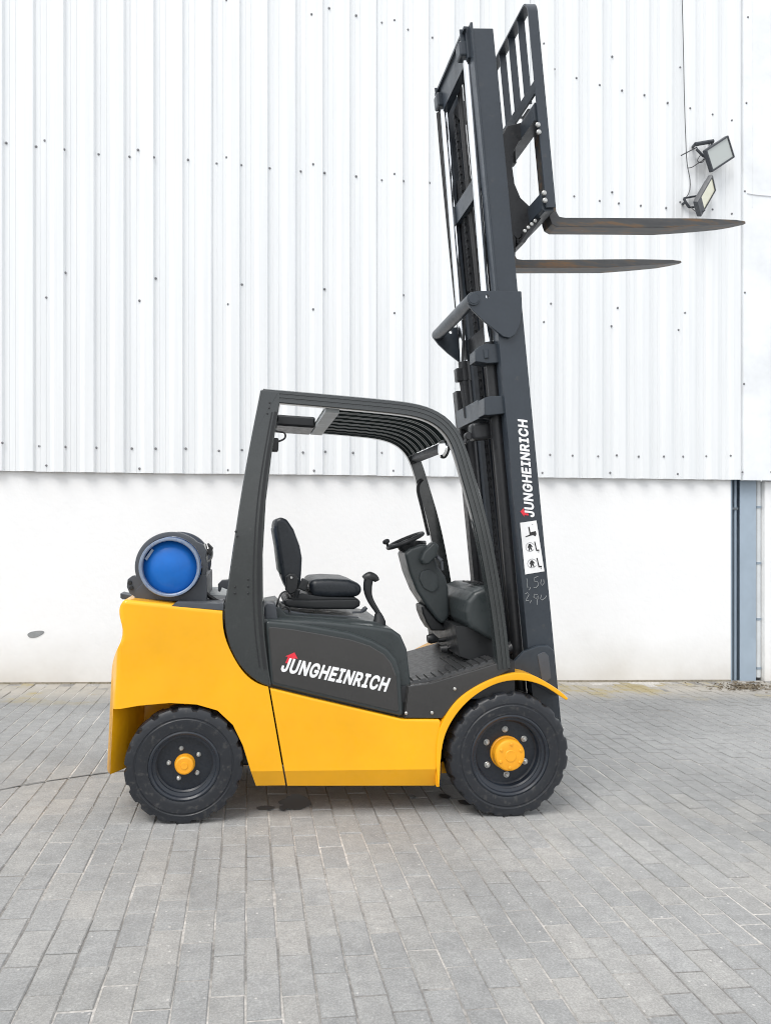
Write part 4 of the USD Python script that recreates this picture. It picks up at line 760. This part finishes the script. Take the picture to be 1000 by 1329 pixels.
obj('tow_bracket', prism(rpoly([(-0.382, 1.103), (-0.327, 1.093), (-0.31, 1.077), (-0.349, 1.071), (-0.369, 1.071), (-0.381, 1.079)], 0.002, 0.001), 0.30, 0.42, 0.004), BRACK, fk)
obj('lift_handle', prism(rpoly([(0.116, 1.13), (0.114, 1.167), (0.133, 1.188), (0.181, 1.194), (0.184, 1.136), (0.155, 1.143), (0.135, 1.151), (0.128, 1.126)], 0.002, 0.002), 0.28, 0.34, 0.005), BRACK, fk)
obj('grey_filler', box([(0.024, 1.056)][0][0], [(0.183, 1.06)][0][0], 0.5, 0.95, 1.02, [(0.097, 1.1)][0][1], 0.01), paint('pale_grey_cover', (0.36, 0.38, 0.38), 0.5), fk)

# ---------------------------------------------------------------- mast (own leaning frame: p forward, q up along the rails)
LEAN = math.atan(0.1435); LC, LS = math.cos(LEAN), math.sin(LEAN); MO = (2.044, 0.35)
def ml(m):
    m = m.copy(); v = m.vertices.copy(); m.vertices = np.column_stack([MO[0] + v[:, 0] * LC - v[:, 2] * LS, v[:, 1], MO[1] + v[:, 0] * LS + v[:, 2] * LC]); return m
def mo(name, m, mt, parent=None, smooth=32, label=None, kind=None): return obj(name, ml(m), mt, parent if parent is not None else fk, smooth, label, kind)
def mbox(p0, p1, y0, y1, q0, q1, b=0.003): return box(p0, p1, y0, y1, q0, q1, b)
def rail_c(p0, p1, y0, depth, tw, tf, q0, q1, lipr=0.004):
    P = [(p0, y0), (p1, y0), (p1, y0 + depth), (p1 - tf, y0 + depth), (p1 - tf, y0 + tw), (p0 + tf, y0 + tw), (p0 + tf, y0 + depth), (p0, y0 + depth)]
    return prism_z(rpoly(P, 0.003, 0.002), q0, q1, 0.0015, 1)
ro = rail_c(-0.148, 0.006, 0.20, 0.085, 0.018, 0.018, -0.16, 2.525)
ri = rail_c(-0.124, 0.0, 0.226, 0.085, 0.018, 0.020, 0.02, 4.0)
rl = mbox(-0.131, -0.118, 0.219, 0.30, 0.05, 4.03, 0.003)
m_out = mo('outer_mast_rail', ro, MAST); mo('outer_mast_rail', mirror_y(ro), MAST)
mo('inner_mast_rail', cat(ri, rl), MAST); mo('inner_mast_rail', mirror_y(cat(ri, rl)), MAST)
# crossheads
mo('mast_crosshead', cat(mbox(-0.150, -0.105, 0.262, 0.898, 3.86, 4.035, 0.004), mbox(-0.165, -0.150, 0.24, 0.92, 4.005, 4.02, 0.002)), MAST)
mo('mast_crosshead', mbox(-0.13, -0.10, 0.26, 0.90, 3.15, 3.26, 0.004), MAST)
mo('mast_crosshead', mbox(-0.13, -0.10, 0.26, 0.90, 0.10, 0.25, 0.004), MASTD)
mo('mast_crosshead', mbox(-0.12, -0.09, 0.26, 0.90, 2.30, 2.42, 0.004), MASTD)
# lift cylinders with chrome rods
for far_side in (False, True):
    F = mirror_y if far_side else (lambda m: m)
    cy = mo('lift_cylinder', F(cat(tube([(-0.172, 0.32, 0.05), (-0.164, 0.32, 2.17)], 0.033, 22), tube([(-0.164, 0.32, 2.16), (-0.164, 0.32, 2.28)], 0.037, 22))), MASTD, None, 40)
    mo('piston_rod', F(tube([(-0.164, 0.32, 2.27), (-0.137, 0.32, 3.905)], 0.0235, 22)), CHROME, cy, 40)
    mo('rod_head', F(cat(rounded(0.10, 0.085, 0.085, 0.012, (-0.137, 0.32, 3.925)), mbox(-0.175, -0.15, 0.282, 0.295, 3.93, 4.03, 0.003), mbox(-0.128, -0.112, 0.282, 0.295, 3.93, 4.03, 0.003))), MAST, cy, 40)
# chains with links
def chain(y, p, q0, q1):
    ms = []
    for k, q in enumerate(np.arange(q0, q1, 0.0255)):
        off = 0.0 if k % 2 else 0.006
        for dy in (-0.012 + off, 0.006 + off): ms.append(prism(rpoly([(p - 0.011, q - 0.019), (p + 0.011, q - 0.019), (p + 0.011, q + 0.019), (p - 0.011, q + 0.019)], 0.008, 0), y + dy, y + dy + 0.004, 0) if False else mbox(p - 0.010, p + 0.010, y + dy, y + dy + 0.004, q - 0.017, q + 0.017, 0))
    return cat(*ms)
for y in (0.425, 0.735):
    mo('lift_chain', cat(chain(y, -0.100, 0.35, 3.80), mbox(-0.095, -0.09, y - 0.016, y + 0.018, 0.35, 3.82, 0)), MASTD, None, False)
    mo('chain_sheave', xf(solid([(0, -0.018), (0.065, -0.018), (0.065, -0.012), (0.052, -0.010), (0.052, 0.010), (0.065, 0.012), (0.065, 0.018), (0, 0.018)], 40), None, (-0.040, y, 3.80)), MASTD, None, 35)
# hoses down the mast
for k, (y, p, r) in enumerate([(0.50, -0.09, 0.011), (0.535, -0.09, 0.011), (0.63, -0.085, 0.012), (0.665, -0.085, 0.012), (0.885, -0.148, 0.012), (0.925, -0.150, 0.014)]):
    mo('hydraulic_hose', tube(spline([(p, y, 0.2), (p - 0.004, y, 1.0), (p + 0.003, y + 0.004, 2.0), (p - 0.003, y, 3.0), (p, y, 3.9)], 50), r, 10), HOSE, None, 45)
for y in (0.385, 0.405): mo('hydraulic_line', tube([(-0.145, y, 0.1), (-0.145, y, 2.12)], 0.008, 8), HOSE, None, 45)
# yoke at the top of the outer mast
yk = [(-0.313, 2.504), (-0.295, 2.529), (-0.254, 2.537), (-0.157, 2.533), (0.003, 2.524), (-0.002, 2.43), (-0.024, 2.341), (-0.057, 2.288), (-0.09, 2.27), (-0.125, 2.279), (-0.162, 2.31), (-0.231, 2.371), (-0.287, 2.431), (-0.31, 2.466)]
ym = man(prism(rpoly(yk, 0.006, 0.004), 0.180, 0.198, 0.003))
hq = [(-0.196, 2.503)][0]; ym = ym - man(cyl_y(*hq, 0.1, 0.3, 0.011, 0, 24)); tq = [(-0.28, 2.493)][0]
mo('yoke_plate', tm(ym), MAST); mo('yoke_plate', mirror_y(tm(ym)), MAST)
mo('yoke_tube', cat(cyl_y(*tq, 0.170, 0.99, 0.037, 0.003, 36), cyl_y(*tq, 0.167, 0.175, 0.028, 0.002, 30)), MAST)
cl = [(-0.278, 2.223), (-0.248, 2.247), (-0.211, 2.258), (-0.09, 2.253), (-0.096, 2.148), (-0.213, 2.149), (-0.283, 2.164)]
mo('cylinder_clamp', cat(prism(rpoly(cl, 0.004, 0.002), 0.236, 0.345, 0.005), mbox(-0.23, -0.205, 0.226, 0.245, 2.175, 2.225, 0.004), mbox(-0.262, -0.235, 0.25, 0.29, 2.165, 2.21, 0.004)), MAST)
cl2 = [(-0.255, 1.956), (-0.218, 1.964), (-0.142, 1.961), (-0.142, 1.861), (-0.242, 1.858), (-0.264, 1.862)]
mo('cylinder_clamp', prism(rpoly(cl2, 0.004, 0.002), 0.222, 0.345, 0.006), MAST)
mo('mast_tie_bar', prism([(-0.255, 1.86), (-0.20, 1.845), (-0.16, 1.86), (-0.16, 1.965), (-0.255, 1.965)], 0.345, 0.815, 0.006), MAST)
mo('tilt_joint', cat(rounded(0.12, 0.10, 0.10, 0.02, (-0.235, 0.42, 1.79)), cyl_y(-0.31, 1.77, 0.40, 0.44, 0.022), tube([(-0.31, 0.42, 1.77), (-0.335, 0.42, 1.73)], 0.012, 8)), MASTD, None, 40)
mo('valve_block', cat(rounded(0.045, 0.06, 0.08, 0.008, (-0.27, 0.62, 2.16)), tube([(-0.26, 0.62, 2.12), (-0.25, 0.62, 1.9)], 0.012, 8), tube([(-0.25, 0.60, 2.2), (-0.215, 0.58, 2.5), (-0.215, 0.58, 2.8)], 0.009, 8)), MASTD, None, 40)
mo('cylinder_guard', mbox(-0.235, -0.20, 0.83, 0.92, 0.1, 2.1, 0.006), MASTD)
# foot bracket and lower mast parts
ft = [(-0.272, 0.424), (-0.243, 0.493), (-0.185, 0.537), (-0.102, 0.556), (-0.039, 0.552), (-0.011, 0.519), (-0.014, 0.26), (-0.116, 0.33), (-0.199, 0.393)]
foot_ = prism(rpoly(ft, 0.006, 0.004), 0.165, 0.196, 0.006); mo('mast_foot', foot_, MAST); mo('mast_foot', mirror_y(foot_), MAST)
fs = [(-0.111, 0.51), (-0.069, 0.522), (-0.045, 0.493), (-0.043, 0.372), (-0.077, 0.351), (-0.099, 0.362)]
mo('foot_recess', prism(rpoly(fs, 0.010, 0.002), 0.160, 0.168, 0.003), BRACK)
tc_ = tube([(-0.16, 0.34, 0.55), (-0.75, 0.34, 0.30)], 0.035, 16); mo('tilt_cylinder', tc_, MASTD, None, 40); mo('tilt_cylinder', mirror_y(tc_), MASTD, None, 40)
# decals on the near rail
o, e = [(-0.041, 1.27), (-0.03, 1.821)]
def mast_logo():
    d = np.array(e) - np.array(o); L = np.linalg.norm(d); ux = d / L; uz = np.array([-ux[1], ux[0]])
    m = letters('JUNGHEINRICH', 0.05, 1.0, 0.2); m.vertices[:, 0] -= m.vertices[:, 0].min(); m.vertices[:, 0] *= L / m.vertices[:, 0].max()
    mo('lettering', place(m, o, ux, uz, 0.1995), WHITE, None, False)
    s = 0.05; arrow = [(0.10, 0.62), (0.10, 1.12), (-0.10, 1.12), (0.42, 1.55), (0.86, 1.12), (0.62, 1.12), (0.62, 1.02), (0.34, 1.02), (0.30, 0.62)]
    am = trimesh.creation.extrude_polygon(Polygon([(a_ * s + b_ * s * 0.2, b_ * s) for a_, b_ in arrow]), 0.0011, engine='earcut')
    mo('logo_arrow', place(am, o, ux, uz, 0.1995), RED, None, False)
mast_logo()
stk = [(-0.125, 1.246), (-0.029, 1.25), (-0.01, 0.962), (-0.124, 0.957)]
dec = mo('safety_sticker', prism(stk, 0.1985, 0.2, 0), WHITE, None, False)
sa_, sb_, sc_, sd_ = [np.array(p) for p in stk]
def S(a_, b_): return tuple((sa_ * (1 - a_) + sb_ * a_) * (1 - b_) + (sd_ * (1 - a_) + sc_ * a_) * b_)
def ink(name, pts, w): mo(name, tube([(*S(a_, b_)[:1], 0.198, S(a_, b_)[1]) for a_, b_ in pts], w, 6), BLACKINK, dec, 40)
def inkpoly(name, pts): mo(name, prism([S(a_, b_) for a_, b_ in pts], 0.1972, 0.1986, 0), BLACKINK, dec, False)
inkpoly('pictogram', [(0.45, 0.10), (0.52, 0.10), (0.55, 0.21), (0.86, 0.20), (0.88, 0.26), (0.80, 0.30), (0.66, 0.27), (0.22, 0.29), (0.22, 0.275), (0.48, 0.25)])
ink('pictogram', [(0.72, 0.06), (0.74, 0.07)], 0.002)
for b0, sq in ((0.40, 0), (0.72, 1)):
    ink('pictogram', [(0.42 + 0.24 * math.cos(t), b0 + 0.09 + 0.085 * math.sin(t)) for t in np.linspace(0.6, 6.0, 24)], 0.0009)
    inkpoly('pictogram', [(0.36, b0 + 0.03), (0.46, b0 + 0.03), (0.56, b0 + 0.09), (0.52, b0 + 0.10), (0.47, b0 + 0.08), (0.52, b0 + 0.16), (0.46, b0 + 0.16), (0.42, b0 + 0.11), (0.37, b0 + 0.16), (0.31, b0 + 0.16), (0.36, b0 + 0.08), (0.30, b0 + 0.11), (0.28, b0 + 0.09)])
    inkpoly('pictogram', [(0.68, b0), (0.74, b0), (0.78, b0 + 0.16), (0.90, b0 + 0.165), (0.90, b0 + 0.19), (0.72, b0 + 0.185)])
    ink('pictogram', [(0.84, b0 + 0.205), (0.86, b0 + 0.21)], 0.0035)
def chalk(pxs): mo('chalk_stroke', tube([(p_, 0.1995, q_2) for p_, q_2 in pxs], 0.0011, 6), CHALK, None, 40)
chalk([(-0.117, 0.933), (-0.116, 0.881)]); chalk([(-0.1, 0.883), (-0.108, 0.867)])
chalk([(-0.049, 0.938), (-0.072, 0.932), (-0.072, 0.91), (-0.056, 0.909), (-0.051, 0.891), (-0.069, 0.875), (-0.082, 0.881)])
chalk([(-0.032, 0.919), (-0.039, 0.898), (-0.031, 0.884), (-0.019, 0.896), (-0.019, 0.917)])
chalk([(-0.135, 0.848), (-0.12, 0.855), (-0.113, 0.841), (-0.128, 0.822), (-0.136, 0.809), (-0.116, 0.811)]); chalk([(-0.102, 0.81), (-0.111, 0.794)])
chalk([(-0.063, 0.836), (-0.081, 0.842), (-0.087, 0.825), (-0.074, 0.815), (-0.059, 0.831), (-0.066, 0.806), (-0.071, 0.78)])
chalk([(-0.041, 0.833), (-0.048, 0.812), (-0.039, 0.803), (-0.02, 0.813), (-0.01, 0.825)])

# ---------------------------------------------------------------- fork carriage, backrest, forks
mo('fork_bar', prism([(0.135, 3.425), (0.203, 3.425), (0.203, 3.525), (0.150, 3.525), (0.135, 3.50)], 0.105, 1.055, 0.004), MAST)
mo('fork_bar', prism([(0.135, 2.945), (0.150, 2.93), (0.203, 2.93), (0.203, 3.06), (0.175, 3.06), (0.135, 3.03)], 0.105, 1.055, 0.004), MAST)
cp_ = [(-0.10, 2.72), (0.03, 2.72), (0.05, 2.86), (0.150, 2.93), (0.150, 3.04), (0.10, 3.09), (0.072, 3.17), (0.068, 3.26), (0.082, 3.35), (0.12, 3.41), (0.150, 3.43), (0.150, 3.52), (0.06, 3.50), (0.02, 3.44), (-0.10, 3.42)]
for y in (0.305, 0.825): mo('carriage_plate', prism(rpoly(cp_, 0.006, 0.006), y, y + 0.03, 0.004), MASTD)
mo('carriage_bracket', mbox(0.085, 0.135, 0.40, 0.46, 3.335, 3.425, 0.004), MASTD)
mo('side_shift_gear', cat(*[mbox(0.05 + k * 0.018, 0.064 + k * 0.018, 0.30 + (k % 2) * 0.08, 0.36 + (k % 2) * 0.08, 2.83 + k * 0.014, 2.86 + k * 0.016, 0.003) for k in range(5)], tube([(0.06, 0.3, 2.88), (0.06, 0.86, 2.88)], 0.02, 14), prism([(0.035, 2.80), (0.06, 2.80), (0.165, 2.93), (0.13, 2.93)], 0.20, 0.96, 0.003)), MASTD, None, 35)
for k in range(4): mo('carriage_bolt', cyl_y(0.062 + k * 0.022, 2.862 + k * 0.018, 0.192, 0.205, 0.010, 0.003, 14), STEEL)
# load backrest: flat bar bent over at the top corner
TQ, BQ = 4.08, 2.945
R_ = 0.075; y0, y1 = 0.085, 1.075
arc = lambda cy_, a0, a1: [(cy_ + R_ * math.cos(t), TQ - R_ + R_ * math.sin(t)) for t in np.linspace(a0, a1, 9)]
loop = [(y0, BQ)] + [(y0, TQ - R_ - 0.3)] + arc(y0 + R_, math.pi, math.pi / 2) + arc(y1 - R_, math.pi / 2, 0) + [(y1, TQ - R_ - 0.3), (y1, BQ)]
L_ = np.array(loop); P2_, t2_ = frames(L_); n2_ = np.stack([-t2_[:, 1], t2_[:, 0]], 1); th = 0.010
vv = []
for k in range(len(L_)):
    for p_, s_2 in ((0.152, 0), (0.207, 0), (0.207, -th), (0.152, -th)):
        vv.append((p_, L_[k, 0] + n2_[k, 0] * s_2, L_[k, 1] + n2_[k, 1] * s_2))
br_ = mo('load_backrest', skin(np.array(vv), len(L_), 4), MAST, None, 30)
for y in (0.262, 0.42, 0.58, 0.74, 0.898): mo('backrest_bar', mbox(0.160, 0.202, y - 0.004, y + 0.004, 3.60, TQ - 0.008, 0.001), MAST, br_)
mo('backrest_rail', mbox(0.156, 0.168, y0 + 0.010, y1 - 0.010, 3.575, 3.640, 0.002), MAST, br_)
for q_ in [(0.144, 3.388), (0.145, 3.349), (0.143, 3.019), (0.144, 2.979)]:
    mo('backrest_bolt', cyl_y(*q_, 0.068, 0.087, 0.0135, 0.005, 20), STEEL, br_, 40)
def fork(yc):
    hw = 0.06
    side = [(0.247, 2.913), (1.424, 2.892), (1.428, 2.881), (1.271, 2.865), (0.901, 2.854), (0.265, 2.858)]; side = [(a_ + 0.04 * (i_ in (1, 2)) + 0.03 * (i_ == 3), b_) for i_, (a_, b_) in enumerate(side)]
    P = [(0.215, 3.52), (0.215, 2.93), (0.225, 2.895), (0.255, 2.878)] + [(side[4][0], side[4][1]), (side[3][0], side[3][1]), (side[2][0], side[2][1]), (side[1][0], side[1][1])] + [(0.31, 2.928), (0.272, 2.935), (0.258, 2.965), (0.255, 3.52)]
    m = man(prism(rpoly(P, 0.002, 0.012), yc - hw, yc + hw, 0.004))
    tip = side[2][0]
    pl = rpoly([(-1, -hw - .01), (tip - 0.62, -hw - .003), (tip - 0.30, -hw + 0.008), (tip - 0.08, -hw + 0.026), (tip - 0.01, -hw + 0.046), (tip + 0.01, 0), (tip - 0.01, hw - 0.046), (tip - 0.08, hw - 0.026), (tip - 0.30, hw - 0.008), (tip - 0.62, hw + .003), (-1, hw + .01)], 0.01, 0.0)
    return tm(m ^ man(prism_z([(a_, b_ + yc) for a_, b_ in pl], 2, 4)))
mo('fork', fork(0.255), FORK); mo('fork', fork(0.945), FORK)
for yy in (0.255, 0.945): mo('fork_hook', mbox(0.150, 0.225, yy - 0.05, yy + 0.05, 3.52, 3.545, 0.003), MASTD)

# ---------------------------------------------------------------- gas cylinder lying across the counterweight
gx, gz = -0.3226, 0.0142
gas = thing('gas_cylinder', 'blue gas cylinder lying across the back of the forklift', 'gas cylinder', loc=(-0.3226, 3.89, 0.0142), roty=TILT)
R0 = 0.150
obj('shell', solid([(0, 0.104), (0.03, 0.1055), (0.06, 0.110), (0.09, 0.119), (0.115, 0.132), (0.132, 0.148), (0.142, 0.158), (R0, 0.165), (R0, 0.80), (0.135, 0.85), (0.09, 0.885), (0.0, 0.90)], 72, (tk[0], 0, tk[1])), BLUE, gas, 40)
obj('foot_ring', solid([(0.1335, 0.150), (0.1335, 0.098), (0.138, 0.094), (0.146, 0.094), (0.1495, 0.099), (0.1495, 0.162)], 72, (tk[0], 0, tk[1])), COLLAR, gas, 35)
obj('weld_band', solid([(R0 - 0.004, 0.285), (R0 + 0.003, 0.288), (R0 + 0.003, 0.298), (R0 - 0.004, 0.30)], 72, (tk[0], 0, tk[1])), COLLAR, gas, 35)
pl_ = [(-0.244, 1.295), (-0.212, 1.347), (-0.203, 1.339), (-0.234, 1.287)]
obj('data_plate', prism(pl_, 0.118, 0.15, 0), COLLAR, gas, False)
hz = thing('gas_hose', 'dark gas hose with brass valve fitting curling down beside the gas cylinder', 'hose', loc=(-0.3226, 3.89, 0.0142), roty=TILT)
ho = [(0.043, 1.331), (0.042, 1.262), (0.033, 1.21), (0.039, 1.162), (0.06, 1.123), (0.097, 1.096), (0.141, 1.081), (0.156, 1.089)]
obj('hose', tube(spline([(a_, 0.22, b_) for a_, b_ in ho], 50), 0.0085, 10), HOSE, hz, 45)
ho2 = [(0.034, 1.178), (0.044, 1.13), (0.077, 1.099), (0.125, 1.076), (0.149, 1.073)]
obj('hose', tube(spline([(a_, 0.24, b_) for a_, b_ in ho2], 40), 0.007, 10), HOSE, hz, 45)
vf = [(0.037, 1.379), (0.047, 1.339), (0.045, 1.291), (0.064, 1.299), (0.07, 1.356), (0.078, 1.332)]
obj('valve', cat(tube([(vf[0][0], 0.22, vf[0][1]), (vf[1][0], 0.22, vf[1][1]), (vf[2][0], 0.22, vf[2][1])], [0.010, 0.014, 0.012], 12), tube(spline([(vf[2][0], 0.22, vf[2][1]), (vf[3][0], 0.22, vf[3][1] - 0.008), (vf[4][0], 0.22, vf[4][1]), (vf[1][0], 0.22, vf[1][1] + 0.01)], 20), 0.006, 8)), STEEL, hz, 45)
obj('valve_guard', prism(rpoly([(0.048, 1.391), (0.081, 1.36), (0.075, 1.316), (0.055, 1.331), (0.062, 1.355)], 0.003, 0.002), 0.20, 0.30, 0.004), PLAST, hz)
